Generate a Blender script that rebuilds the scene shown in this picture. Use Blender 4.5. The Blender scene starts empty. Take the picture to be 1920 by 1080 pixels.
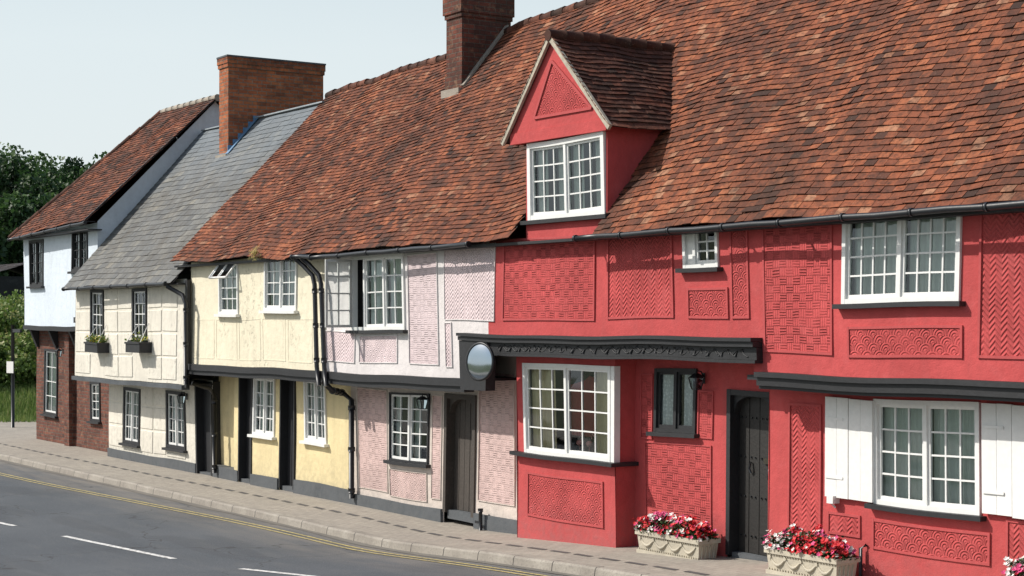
import bpy, math, random
from mathutils import Vector, noise
random.seed(7)
R=random.random
def U(a,b): return random.uniform(a,b)

# ---------------------------------------------------------------- survey frame
# street runs along X, the fronts of the houses face -Y, metres.
FPX=3100.0; TH=math.atan(2065/3100.0); S_=math.sin(TH); C_=math.cos(TH); D0=13.93; CZ=3.3
def X(u,y=0.0):
    t=(u-960)/FPX; return (D0+y)*(-C_+t*S_)/(S_+t*C_)
def Z(u,v,y=0.0):
    t=(u-960)/FPX; return CZ-(v-597)*((D0+y)/(S_+t*C_))/FPX
def rect(u0,u1,v0,v1,y):
    um=(u0+u1)/2
    return X(u0,y),X(u1,y),Z(um,v1,y),Z(um,v0,y)
def interp(k,x):
    if x<=k[0][0]: return k[0][1]
    for (a,b),(c,d) in zip(k,k[1:]):
        if x<=c:
            t=(x-a)/(c-a); return b+(d-b)*t
    return k[-1][1]
def g(x):
    k=[(-60,0),(-21.5,0.0),(-18,.19),(-15.5,.29),(-11,.40),(30,.45)]
    return sum(interp(k,x+o) for o in(-.8,-.4,0,.4,.8))/5
def sm(k,x): return sum(interp(k,x+o) for o in(-1.6,-.8,0,.8,1.6))/5
def K(x): return sm([(-60,-2.2),(-38,-2.0),(-25,-1.84),(-17.5,-1.92),(-10,-2.0),(30,-2.1)],x)
def YL(x): return sm([(-60,-4.0),(-34,-3.0),(-28,-2.5),(-24.5,-2.22),(-17.5,-2.28),(-10,-2.35),(30,-2.4)],x)
def warp(p):
    x,y,z=p
    return (x+.012*math.sin(2*z+.7*x), y+.016*math.sin(.9*x+1.3*z), z+.011*math.sin(1.1*x+.6)+.007*math.sin(2.7*x+z))

# ---------------------------------------------------------------- mesh builder
class MB:
    def __init__(s): s.v=[];s.f=[];s.m=[];s.r=[];s.sm=[]
    def face(s,pts,m,r=0.5,smooth=False):
        n=len(s.v); s.v+= [tuple(p) for p in pts]; s.f.append(tuple(range(n,n+len(pts)))); s.m.append(m); s.r.append(r); s.sm.append(smooth)
    def idx(s,ids,m,r=.5,smooth=False):
        s.f.append(tuple(ids)); s.m.append(m); s.r.append(r); s.sm.append(smooth)
    def box(s,x0,x1,y0,y1,z0,z1,m,r=.5,seg=.45):
        if x1<x0:x0,x1=x1,x0
        n=max(1,int(math.ceil((x1-x0)/seg))) if seg else 1
        b=len(s.v)
        for i in range(n+1):
            x=x0+(x1-x0)*i/n
            s.v+=[(x,y0,z0),(x,y1,z0),(x,y1,z1),(x,y0,z1)]
        for i in range(n):
            a=b+4*i; c=a+4
            for j in range(4):
                k=(j+1)%4
                s.idx((a+j,c+j,c+k,a+k),m,r)
        s.idx((b,b+1,b+2,b+3),m,r); e=b+4*n; s.idx((e+3,e+2,e+1,e),m,r)
    def hexa(s,p,m,r=.5):
        b=len(s.v); s.v+=[tuple(q) for q in p]
        for f in((0,3,2,1),(4,5,6,7),(0,1,5,4),(1,2,6,5),(2,3,7,6),(3,0,4,7)): s.idx([b+i for i in f],m,r)
    def beam(s,a,b,w,h,m,up=Vector((0,-1,0)),r=.5):
        a=Vector(a);b=Vector(b);d=(b-a).normalized(); q=d.cross(up).normalized(); q2=up.normalized()
        s.hexa([a-q*w/2,a+q*w/2,a+q*w/2+q2*h,a-q*w/2+q2*h,b-q*w/2,b+q*w/2,b+q*w/2+q2*h,b-q*w/2+q2*h],m,r)
    def tube(s,path,rad,m,n=10,r=.5,caps=True):
        path=[Vector(p) for p in path]
        rads=rad if isinstance(rad,(list,tuple)) else [rad]*len(path)
        rings=[]
        for i,p in enumerate(path):
            d=(path[min(i+1,len(path)-1)]-path[max(i-1,0)]).normalized()
            a=Vector((0,0,1)) if abs(d.z)<.8 else Vector((1,0,0))
            e1=d.cross(a).normalized(); e2=d.cross(e1).normalized()
            b=len(s.v)
            for k in range(n):
                t=2*math.pi*k/n; s.v.append(tuple(p+(e1*math.cos(t)+e2*math.sin(t))*rads[i]))
            rings.append(b)
        for i in range(len(rings)-1):
            for k in range(n):
                k2=(k+1)%n
                s.idx((rings[i]+k,rings[i]+k2,rings[i+1]+k2,rings[i+1]+k),m,r,True)
        if caps:
            s.idx([rings[0]+k for k in range(n)],m,r); s.idx([rings[-1]+k for k in range(n)][::-1],m,r)
    def wall(s,x0,x1,z0,z1,y,ops,m,step=.5):
        xs={x0,x1};zs={z0,z1}
        for o in ops:
            for q in o[:2]:
                if x0<q<x1: xs.add(q)
            for q in o[2:4]:
                if z0<q<z1: zs.add(q)
        def sub(l):
            l=sorted(l);o=[l[0]]
            for a,b in zip(l,l[1:]):
                n=max(1,int(math.ceil((b-a)/step)))
                for i in range(1,n+1): o.append(a+(b-a)*i/n)
            return o
        xs=sub(xs);zs=sub(zs)
        b=len(s.v)
        for z in zs:
            for x in xs: s.v.append((x,y,z))
        W=len(xs)
        for j in range(len(zs)-1):
            for i in range(W-1):
                cx=(xs[i]+xs[i+1])/2;cz=(zs[j]+zs[j+1])/2
                if any(o[0]<cx<o[1] and o[2]<cz<o[3] for o in ops): continue
                a=b+j*W+i; s.idx((a,a+1,a+W+1,a+W),m)
    def build(s,name,parent=None,L=(0,0,0),label=None,wp=True):
        me=bpy.data.meshes.new(name)
        vs=[warp(p) for p in s.v] if wp else s.v
        me.from_pydata([(p[0]-L[0],p[1]-L[1],p[2]-L[2]) for p in vs],[],s.f)
        mats=[];ix=[]
        for m in s.m:
            if m not in mats: mats.append(m)
            ix.append(mats.index(m))
        for m in mats: me.materials.append(m)
        me.polygons.foreach_set('material_index',ix)
        me.polygons.foreach_set('use_smooth',s.sm)
        at=me.attributes.new('rnd','FLOAT','FACE'); at.data.foreach_set('value',s.r)
        me.update()
        ob=bpy.data.objects.new(name,me); bpy.context.collection.objects.link(ob)
        if parent: ob.parent=parent
        else: ob.location=L
        if label: ob['label']=label
        return ob
def thing(name,L,label,cat,group=None):
    e=bpy.data.objects.new(name,None); e.empty_display_size=.3; e.location=L
    bpy.context.collection.objects.link(e); e['label']=label; e['category']=cat
    if group: e['group']=group
    return e

# ---------------------------------------------------------------- materials
def base(name,rough=.8):
    m=bpy.data.materials.new(name); m.use_nodes=True; nt=m.node_tree
    b=nt.nodes['Principled BSDF']; b.inputs['Roughness'].default_value=rough
    return m,nt,b
def mth(nt,op,a,b=None,c=None):
    n=nt.nodes.new('ShaderNodeMath'); n.operation=op
    for i,q in enumerate((a,b,c)):
        if q is None: continue
        if isinstance(q,(int,float)): n.inputs[i].default_value=q
        else: nt.links.new(q,n.inputs[i])
    return n.outputs[0]
def pos(nt):
    n=nt.nodes.new('ShaderNodeNewGeometry'); sp=nt.nodes.new('ShaderNodeSeparateXYZ'); nt.links.new(n.outputs['Position'],sp.inputs[0])
    return n.outputs['Position'],sp.outputs[0],sp.outputs[1],sp.outputs[2]
def nz(nt,vec,scale,detail=3,rough=.55):
    n=nt.nodes.new('ShaderNodeTexNoise'); n.inputs['Scale'].default_value=scale; n.inputs['Detail'].default_value=detail; n.inputs['Roughness'].default_value=rough
    nt.links.new(vec,n.inputs['Vector']); return n.outputs[0]
def vm(nt,vec,sc):
    n=nt.nodes.new('ShaderNodeVectorMath'); n.operation='MULTIPLY'; nt.links.new(vec,n.inputs[0]); n.inputs[1].default_value=sc; return n.outputs[0]
def mix(nt,f,a,b,mode='MIX'):
    n=nt.nodes.new('ShaderNodeMix'); n.data_type='RGBA'; n.blend_type=mode
    for i,q in ((0,f),(6,a),(7,b)):
        if isinstance(q,(int,float)): n.inputs[i].default_value=q
        elif isinstance(q,tuple): n.inputs[i].default_value=(*q[:3],1)
        else: nt.links.new(q,n.inputs[i])
    return n.outputs[2]
def mr(nt,v,a,b,c=0.,d=1.):
    n=nt.nodes.new('ShaderNodeMapRange'); nt.links.new(v,n.inputs[0])
    for i,q in enumerate((a,b,c,d)): n.inputs[i+1].default_value=q
    return n.outputs[0]
def ramp(nt,v,stops):
    n=nt.nodes.new('ShaderNodeValToRGB'); nt.links.new(v,n.inputs[0]); e=n.color_ramp.elements
    e[0].position,e[0].color=stops[0][0],(*stops[0][1],1); e[1].position,e[1].color=stops[-1][0],(*stops[-1][1],1)
    for p,c in stops[1:-1]:
        q=e.new(p); q.color=(*c,1)
    return n.outputs[0]
def bump(nt,b,h,dist=.01,st=1.):
    n=nt.nodes.new('ShaderNodeBump'); n.inputs['Distance'].default_value=dist; n.inputs['Strength'].default_value=st
    nt.links.new(h,n.inputs['Height']); nt.links.new(n.outputs[0],b.inputs['Normal'])
def comb(nt,x,y,z=0.):
    n=nt.nodes.new('ShaderNodeCombineXYZ')
    for i,q in enumerate((x,y,z)):
        if isinstance(q,(int,float)): n.inputs[i].default_value=q
        else: nt.links.new(q,n.inputs[i])
    return n.outputs[0]

def plaster(name,col,pattern=None,var=.14,dirt=.35,rough=.88,crack=False,pc=1.):
    m,nt,b=base(name,rough); P,x,y,z=pos(nt); b.inputs['Specular IOR Level'].default_value=.2
    n1=nz(nt,P,1.3,4); n2=nz(nt,P,9,4); n3=nz(nt,P,55,3)
    dark=tuple(c*(1-var*1.6) for c in col); lite=tuple(min(.85,c*(1+var*.45)) for c in col)
    c=mix(nt,mr(nt,n1,.3,.7),dark,lite)
    c=mix(nt,mr(nt,n2,.45,.75,0,.45),c,tuple(q*.78 for q in col))
    c=mix(nt,mr(nt,nz(nt,P,3.1,5,.65),.55,.75,0,.35),c,tuple(min(.85,q*1.02+.05) for q in col))   # chalky fading
    st=nz(nt,vm(nt,P,(6,6,.7)),1.0,4)   # vertical rain streaks
    c=mix(nt,mr(nt,st,.50,.78,0,dirt),c,tuple(q*.55+.03 for q in col))
    low=mth(nt,'MULTIPLY',mr(nt,z,.15,.85,1,0),mr(nt,n2,.3,.7,.1,.8))
    c=mix(nt,low,c,tuple(q*.55+.06 for q in col))
    h=mth(nt,'ADD',mth(nt,'MULTIPLY',n2,.9),mth(nt,'MULTIPLY',n3,.3))
    if crack:
        vz=nt.nodes.new('ShaderNodeTexNoise'); vz.inputs['Scale'].default_value=13; vz.inputs['Detail'].default_value=6; nt.links.new(vm(nt,P,(1,1,.7)),vz.inputs['Vector'])
        reg=mr(nt,nz(nt,P,.9,3),.42,.58,0,1)
        ch=mth(nt,'MULTIPLY',mr(nt,vz.outputs[0],.56,.66,0,.5),reg); c=mix(nt,ch,c,tuple(q*.55 for q in col)); h=mth(nt,'SUBTRACT',h,ch)
    if pattern:
        wob=nz(nt,P,2.2,2); x=mth(nt,'ADD',x,mth(nt,'MULTIPLY',wob,.06)); z=mth(nt,'ADD',z,mth(nt,'MULTIPLY',nz(nt,vm(nt,P,(1,2,1.3)),2.0,2),.06))
        if pattern=='basket':
            s=.098
            cx=mth(nt,'FLOOR',mth(nt,'DIVIDE',x,s*1.15)); cz=mth(nt,'FLOOR',mth(nt,'DIVIDE',z,s))
            par=mth(nt,'FLOORED_MODULO',mth(nt,'ADD',cx,cz),2); inv=mth(nt,'SUBTRACT',1,par)
            hx=mth(nt,'SINE',mth(nt,'MULTIPLY',x,2*math.pi/.0375)); hz=mth(nt,'SINE',mth(nt,'MULTIPLY',z,2*math.pi/.0327))
            w=nt.nodes.new('ShaderNodeTexWhiteNoise'); w.noise_dimensions='2D'; nt.links.new(comb(nt,cx,cz),w.inputs['Vector'])
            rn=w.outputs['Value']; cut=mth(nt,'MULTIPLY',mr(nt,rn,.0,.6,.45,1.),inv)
            # thin groove round every block
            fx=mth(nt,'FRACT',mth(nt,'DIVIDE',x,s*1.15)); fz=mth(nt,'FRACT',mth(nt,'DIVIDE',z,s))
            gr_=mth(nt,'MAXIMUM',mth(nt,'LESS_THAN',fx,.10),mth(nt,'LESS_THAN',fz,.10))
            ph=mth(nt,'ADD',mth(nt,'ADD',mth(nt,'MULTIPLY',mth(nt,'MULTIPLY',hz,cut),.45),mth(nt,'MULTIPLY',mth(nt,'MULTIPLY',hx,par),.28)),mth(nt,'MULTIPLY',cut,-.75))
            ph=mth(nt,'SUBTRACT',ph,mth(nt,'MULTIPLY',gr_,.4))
            recess_shade=mth(nt,'MAXIMUM',mth(nt,'MULTIPLY',cut,mr(nt,hz,-1,1,.60,.36)),mth(nt,'MULTIPLY',gr_,.28)); lo_=.5
        elif pattern=='herring':
            tri=mth(nt,'PINGPONG',x,.075)
            hh=mth(nt,'SINE',mth(nt,'MULTIPLY',mth(nt,'ADD',z,mth(nt,'MULTIPLY',tri,1.0)),2*math.pi/.062))
            ed=mth(nt,'LESS_THAN',tri,.009)
            ph=mth(nt,'SUBTRACT',mth(nt,'MULTIPLY',hh,.6),mth(nt,'MULTIPLY',ed,.7)); recess_shade=mr(nt,hh,-.2,-1,0,.32); lo_=.3
        else:
            a=.19;bb=.085
            cz=mth(nt,'FLOOR',mth(nt,'DIVIDE',z,bb)); xo=mth(nt,'ADD',mth(nt,'DIVIDE',x,a),mth(nt,'MULTIPLY',mth(nt,'FLOORED_MODULO',cz,2),.5))
            fx=mth(nt,'MULTIPLY',mth(nt,'SUBTRACT',mth(nt,'FRACT',xo),.5),a); fz=mth(nt,'MULTIPLY',mth(nt,'FRACT',mth(nt,'DIVIDE',z,bb)),bb)
            d=mth(nt,'SQRT',mth(nt,'ADD',mth(nt,'MULTIPLY',fx,fx),mth(nt,'MULTIPLY',fz,fz)))
            hh=mth(nt,'SINE',mth(nt,'MULTIPLY',d,2*math.pi/.034)); ph=mth(nt,'MULTIPLY',hh,.6); recess_shade=mr(nt,hh,-.2,-1,0,.32); lo_=.3
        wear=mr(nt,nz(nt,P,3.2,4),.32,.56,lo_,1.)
        c=mix(nt,mth(nt,'MULTIPLY',mth(nt,'MULTIPLY',recess_shade,wear),pc),c,tuple(q*.48 for q in col))  # cut squares and grooves darkened: their shade is painted into the colour
        h=mth(nt,'ADD',h,mth(nt,'MULTIPLY',mth(nt,'MULTIPLY',ph,wear),.5+.5*pc))
        bump(nt,b,h,.014,.85)
    else: bump(nt,b,h,.014,.8)
    nt.links.new(c,b.inputs['Base Color']); return m
def tilemat(name,stops,lichen=.4,rough=.85,lcol=(.36,.31,.24),patch=(.055,.030,.022),pk=.7,mot=.6):
    m,nt,b=base(name,rough); P,x,y,z=pos(nt); b.inputs['Specular IOR Level'].default_value=.2
    a=nt.nodes.new('ShaderNodeAttribute'); a.attribute_name='rnd'
    c=ramp(nt,a.outputs['Fac'],stops)
    n1=nz(nt,vm(nt,P,(1.3,.8,.8)),.9,5,.65); n2=nz(nt,P,14,4,.65); n3=nz(nt,P,45,3)
    c=mix(nt,mr(nt,n1,.46,.72,0,pk),c,patch)
    c=mix(nt,mr(nt,nz(nt,P,5.5,5,.7),.48,.66,0,mot*.75),c,patch)
    c=mix(nt,mr(nt,n2,.47,.70,0,mot),c,tuple(q*.8 for q in patch))
    c=mix(nt,mr(nt,n3,.64,.73,0,lichen),c,lcol)
    nt.links.new(c,b.inputs['Base Color']); bump(nt,b,mth(nt,'ADD',n2,mth(nt,'MULTIPLY',n3,.4)),.007,.8); return m
def paint(name,col,rough=.5,var=.1,bs=.25,metal=0.,scale=18):
    m,nt,b=base(name,rough); P,x,y,z=pos(nt); n=nz(nt,P,scale,4); n1=nz(nt,P,2.2,3)
    c=mix(nt,mr(nt,n,.35,.7),tuple(q*(1-var) for q in col),col); c=mix(nt,mr(nt,n1,.45,.7,0,.5),c,tuple(q*(1-var*1.6) for q in col))
    nt.links.new(c,b.inputs['Base Color']); bump(nt,b,n,.004,bs); b.inputs['Metallic'].default_value=metal; return m
def brickmat(name,c1,c2,mortar,weather=.5,dk=(.05,.03,.025),soot=None,pits=.7):
    m,nt,b=base(name,.9); P,x,y,z=pos(nt); b.inputs['Specular IOR Level'].default_value=.2
    t=nt.nodes.new('ShaderNodeTexBrick'); v=comb(nt,mth(nt,'ADD',x,y),z); nt.links.new(v,t.inputs['Vector'])
    t.inputs['Scale'].default_value=1; t.inputs['Brick Width'].default_value=.24; t.inputs['Row Height'].default_value=.085
    t.inputs['Mortar Size'].default_value=.010; t.inputs['Mortar Smooth'].default_value=.2; t.inputs['Bias'].default_value=-.1
    t.inputs['Color1'].default_value=(*c1,1);t.inputs['Color2'].default_value=(*c2,1);t.inputs['Mortar'].default_value=(*mortar,1)
    cxb=mth(nt,'FLOOR',mth(nt,'DIVIDE',mth(nt,'ADD',x,y),.24)); czb=mth(nt,'FLOOR',mth(nt,'DIVIDE',z,.085)); w=nt.nodes.new('ShaderNodeTexWhiteNoise'); w.noise_dimensions='2D'; nt.links.new(comb(nt,cxb,czb),w.inputs['Vector'])
    n1=nz(nt,P,1.6,5,.65); n2=nz(nt,P,11,5,.7)
    c=mix(nt,mr(nt,w.outputs['Value'],.6,1,0,.6),t.outputs['Color'],dk)
    c=mix(nt,mr(nt,n1,.42,.66,0,weather),c,dk)
    c=mix(nt,mr(nt,n2,.47,.70,0,pits),c,dk); c=mix(nt,mr(nt,nz(nt,P,5,4,.7),.56,.72,0,.35),c,(.50,.30,.18))
    if soot: c=mix(nt,mth(nt,'MULTIPLY',mr(nt,z,soot[0],soot[1],0,.8),mr(nt,n2,.3,.6,.4,1)),c,(.035,.025,.022))
    nt.links.new(c,b.inputs['Base Color'])
    h=mth(nt,'ADD',mth(nt,'MULTIPLY',t.outputs['Fac'],-1.),mth(nt,'MULTIPLY',n2,.8)); bump(nt,b,h,.014,1.); return m
def leafmat(name,stops):
    m,nt,b=base(name,.6); a=nt.nodes.new('ShaderNodeAttribute'); a.attribute_name='rnd'
    c=ramp(nt,a.outputs['Fac'],stops); nt.links.new(c,b.inputs['Base Color'])
    tr=nt.nodes.new('ShaderNodeBsdfTranslucent'); nt.links.new(c,tr.inputs[0]); mx=nt.nodes.new('ShaderNodeMixShader'); mx.inputs[0].default_value=.3
    nt.links.new(b.outputs[0],mx.inputs[1]); nt.links.new(tr.outputs[0],mx.inputs[2]); nt.links.new(mx.outputs[0],nt.nodes['Material Output'].inputs[0]); return m

RED=(.50,.082,.082)
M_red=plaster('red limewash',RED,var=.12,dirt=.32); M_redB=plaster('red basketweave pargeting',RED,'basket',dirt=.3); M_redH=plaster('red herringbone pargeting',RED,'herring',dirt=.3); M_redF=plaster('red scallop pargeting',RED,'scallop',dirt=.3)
M_redt=paint('red moulding',(.47,.072,.073),.85,.15)
PK=(.69,.57,.58)
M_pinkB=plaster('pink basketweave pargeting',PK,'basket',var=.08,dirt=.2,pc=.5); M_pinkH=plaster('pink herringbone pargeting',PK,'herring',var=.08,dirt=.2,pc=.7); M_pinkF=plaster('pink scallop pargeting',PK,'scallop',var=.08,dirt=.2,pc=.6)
PL=(.64,.47,.44)
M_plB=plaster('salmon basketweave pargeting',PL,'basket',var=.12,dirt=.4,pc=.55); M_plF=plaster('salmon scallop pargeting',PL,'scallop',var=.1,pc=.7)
M_stud=plaster('off white limewash',(.71,.67,.66),var=.07,dirt=.28); M_studL=plaster('warm off white limewash',(.65,.57,.51),var=.09,dirt=.45)
M_yel=plaster('pale yellow render',(.76,.70,.54),var=.05,dirt=.3,crack=True); M_yelL=plaster('butter yellow render',(.74,.62,.36),var=.09,dirt=.4)
M_cream=plaster('cream plaster',(.73,.69,.60),var=.07,dirt=.35,crack=True); M_white=plaster('cool white render',(.66,.73,.80),var=.05,dirt=.2)
M_plinth=plaster('grey plinth',(.10,.11,.12),var=.2); M_shed=plaster('dark boarding',(.03,.032,.035),var=.2)
TS=[(0,(.040,.023,.019)),(.20,(.085,.037,.026)),(.45,(.165,.056,.032)),(.70,(.265,.084,.041)),(.93,(.34,.118,.056)),(1,(.35,.17,.10))]
M_tile=tilemat('clay roof tiles',TS,.28,pk=.75,mot=.8)
M_tileD=tilemat('dark clay roof tiles',[(0,(.03,.02,.017)),(.4,(.085,.036,.026)),(.8,(.17,.06,.037)),(1,(.23,.12,.085))],.4,mot=.7)
M_slate=tilemat('weathered slates',[(0,(.085,.088,.09)),(.4,(.125,.13,.13)),(.75,(.17,.17,.16)),(1,(.22,.21,.18))],.3,.6,(.32,.31,.25),(.11,.098,.078),.6)
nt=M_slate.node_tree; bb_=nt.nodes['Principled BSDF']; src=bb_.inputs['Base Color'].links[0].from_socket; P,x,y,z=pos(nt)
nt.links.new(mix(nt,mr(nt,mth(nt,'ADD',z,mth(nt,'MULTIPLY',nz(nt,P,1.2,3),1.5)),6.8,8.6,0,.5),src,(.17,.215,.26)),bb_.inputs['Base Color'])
M_lead=paint('lead flashing',(.13,.26,.42),.5,.2); M_leadg=paint('pale ridge lead',(.33,.37,.40),.6,.2)
M_mort=plaster('lime mortar',(.36,.32,.27))
M_w=paint('white gloss paint',(.78,.78,.76),.4,.07); M_wo=paint('weathered white shutter paint',(.80,.80,.78),.5,.08,.5)
M_blk=paint('black timber paint',(.018,.019,.022),.6,.3,.6); M_pipe=paint('black cast iron',(.012,.014,.018),.4,.2,.3)
M_door=paint('weathered black oak',(.022,.020,.018),.6,.4,.9,scale=30); M_grey=paint('grey oak',(.075,.062,.052),.7,.35,.9,scale=30)
M_barge=paint('aged cream bargeboard',(.50,.45,.36),.7,.3,.6)
M_br1=brickmat('orange brick',(.52,.165,.065),(.36,.10,.045),(.28,.22,.17),.35,(.08,.04,.03),soot=(9.15,9.55),pits=.55); M_br2=brickmat('sooty brick',(.19,.06,.04),(.11,.04,.03),(.14,.11,.09),.6)
M_br3=brickmat('brown brick',(.21,.078,.052),(.14,.055,.042),(.15,.125,.105),.35)
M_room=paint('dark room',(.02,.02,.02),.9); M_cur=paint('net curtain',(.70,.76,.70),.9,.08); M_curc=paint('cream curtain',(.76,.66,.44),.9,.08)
M_brass=paint('aged brass',(.10,.09,.07),.4,.2,.2,.8); M_stone=plaster('cast stone',(.54,.49,.39),var=.12,dirt=.35); M_soil=paint('soil',(.03,.02,.015),.95)
m,nt,b=base('lace curtain',.9); P,x,y,z=pos(nt); vo=nt.nodes.new('ShaderNodeTexVoronoi'); vo.inputs['Scale'].default_value=24; vo.inputs['Randomness'].default_value=.9; nt.links.new(P,vo.inputs['Vector'])
nt.links.new(mix(nt,mr(nt,vo.outputs['Distance'],.2,.5),(.84,.85,.84),(.62,.64,.64)),b.inputs['Base Color']); M_lace=m
m,nt,b=base('window glass',.03); M_glass=m
gl=nt.nodes.new('ShaderNodeBsdfGlossy'); gl.inputs['Roughness'].default_value=.03; gl.inputs['Color'].default_value=(.9,.95,1,1)
tp=nt.nodes.new('ShaderNodeBsdfTransparent'); tp.inputs[0].default_value=(.84,.88,.87,1); fr=nt.nodes.new('ShaderNodeFresnel'); fr.inputs[0].default_value=1.5
mx=nt.nodes.new('ShaderNodeMixShader'); nt.links.new(mth(nt,'ADD',fr.outputs[0],.04),mx.inputs[0]); nt.links.new(tp.outputs[0],mx.inputs[1]); nt.links.new(gl.outputs[0],mx.inputs[2]); nt.links.new(mx.outputs[0],nt.nodes['Material Output'].inputs[0])
m,nt,b=base('mirror',.12); b.inputs['Metallic'].default_value=1; b.inputs['Base Color'].default_value=(.42,.48,.54,1); M_mir=m
def flat(name,col,rough=.6):
    return paint(name,col,rough,.15,.2)
M_fr=flat('scarlet petals',(.60,.012,.02)); M_fp=flat('magenta petals',(.66,.06,.20)); M_fw=flat('white petals',(.80,.76,.72)); M_fy=flat('yellow petals',(.6,.5,.08)); M_fl=flat('pink ornament glaze',(.75,.35,.33),.3)
M_leaf=leafmat('tree leaves',[(0,(.010,.028,.010)),(.5,(.028,.068,.02)),(.85,(.065,.13,.035)),(1,(.10,.17,.05))])
M_leaf2=leafmat('sunlit shrub leaves',[(0,(.03,.06,.012)),(.5,(.09,.16,.03)),(.85,(.17,.25,.05)),(1,(.32,.32,.13))])
M_bark=paint('bark',(.06,.045,.035),.9,.3,1.)

# ---------------------------------------------------------------- setting
def stationed(name,mat,x0,x1,ya,yb,dz,step=.5,ny=1):
    mb=MB(); n=int((x1-x0)/step); b=0
    for i in range(n+1):
        x=x0+(x1-x0)*i/n
        for j in range(ny+1):
            y=ya(x)+(yb(x)-ya(x))*j/ny; mb.v.append((x,y,g(x)+dz))
    for i in range(n):
        for j in range(ny):
            a=i*(ny+1)+j; mb.idx((a,a+ny+1,a+ny+2,a+1),mat)
    o=mb.build(name,wp=False); o['kind']='structure'; return o
m,nt,b=base('asphalt',.85); P,x,y,z=pos(nt); n1=nz(nt,P,.35,4); n2=nz(nt,P,60,3); n3=nz(nt,vm(nt,P,(.5,2,1)),1.6,5)
c=mix(nt,mr(nt,n1,.35,.7),(.050,.060,.072),(.078,.088,.100)); c=mix(nt,mr(nt,n2,.5,.72,0,.6),c,(.17,.175,.18)); c=mix(nt,mr(nt,n3,.52,.75,0,.5),c,(.115,.118,.118))
c=mix(nt,mr(nt,nz(nt,vm(nt,P,(.25,1,1)),.9,3),.56,.60,0,.35),c,(.045,.05,.058))   # darker patched repairs
c=mix(nt,mth(nt,'MULTIPLY',mr(nt,y,-3.6,-2.1,0,.8),mr(nt,nz(nt,vm(nt,P,(.6,3,1)),1.3,4),.3,.65,.2,1)),c,(.20,.18,.155))
cr=nt.nodes.new('ShaderNodeTexVoronoi'); cr.feature='DISTANCE_TO_EDGE'; cr.inputs['Scale'].default_value=.28
wv=nt.nodes.new('ShaderNodeVectorMath'); wv.operation='ADD'; nt.links.new(P,wv.inputs[0]); nn=nt.nodes.new('ShaderNodeTexNoise'); nn.inputs['Scale'].default_value=1.5; nt.links.new(P,nn.inputs['Vector']); nt.links.new(nn.outputs['Color'],wv.inputs[1]); nt.links.new(wv.outputs[0],cr.inputs['Vector'])
c=mix(nt,mr(nt,cr.outputs['Distance'],.0,.006,.7,0),c,(.02,.02,.02))
nt.links.new(c,b.inputs['Base Color']); bump(nt,b,n2,.010,.9); M_asph=m
m,nt,b=base('paving slabs',.9); P,x,y,z=pos(nt); t=nt.nodes.new('ShaderNodeTexBrick'); nt.links.new(comb(nt,x,y),t.inputs['Vector']); t.inputs['Scale'].default_value=1
for k,v in (('Brick Width',.21),('Row Height',.11),('Mortar Size',.004),('Bias',0.)): t.inputs[k].default_value=v
t.inputs['Color1'].default_value=(.34,.305,.255,1);t.inputs['Color2'].default_value=(.285,.255,.215,1);t.inputs['Mortar'].default_value=(.18,.165,.145,1)
n1=nz(nt,P,1.1,5); n2=nz(nt,P,18,4)
c=mix(nt,mr(nt,n1,.4,.7,0,.5),t.outputs['Color'],(.22,.20,.175)); c=mix(nt,mr(nt,n2,.5,.75,0,.45),c,(.42,.385,.335)); c=mix(nt,mr(nt,nz(nt,P,4,4),.6,.75,0,.5),c,(.13,.12,.11)); nt.links.new(c,b.inputs['Base Color'])
bump(nt,b,mth(nt,'ADD',mth(nt,'MULTIPLY',t.outputs['Fac'],-.6),mth(nt,'MULTIPLY',n2,.5)),.006,.8); M_pave=m
m,nt,b=base('kerb stone',.85); P,x,y,z=pos(nt); n1=nz(nt,P,2,4); n2=nz(nt,P,30,3)
jn=mth(nt,'LESS_THAN',mth(nt,'FRACT',mth(nt,'DIVIDE',x,.9)),.022)
c=mix(nt,mr(nt,n1,.35,.7),(.23,.205,.175),(.34,.31,.265)); c=mix(nt,mr(nt,n2,.5,.7,0,.5),c,(.15,.135,.12)); c=mix(nt,jn,c,(.05,.045,.04)); nt.links.new(c,b.inputs['Base Color']); bump(nt,b,n2,.008,.8); M_kerb=m
m,nt,b=base('grass and earth',.95); P,x,y,z=pos(nt); n1=nz(nt,P,.5,5); n2=nz(nt,P,9,5)
c=mix(nt,mr(nt,n1,.4,.65),(.045,.075,.02),(.13,.13,.06)); c=mix(nt,mr(nt,n2,.45,.7,0,.6),c,(.03,.05,.015)); nt.links.new(c,b.inputs['Base Color']); bump(nt,b,n2,.1,1.); M_grass=m
def worn(name,col,k=.85):
    m,nt,b=base(name,.7); P,x,y,z=pos(nt); n=nz(nt,P,16,5,.7); c=mix(nt,mr(nt,n,.45,.65,0,k),col,(.10,.10,.095)); nt.links.new(c,b.inputs['Base Color']); return m
M_yl=worn('worn yellow road paint',(.52,.43,.17),.85); M_wl=worn('worn white road paint',(.72,.72,.70))

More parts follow.
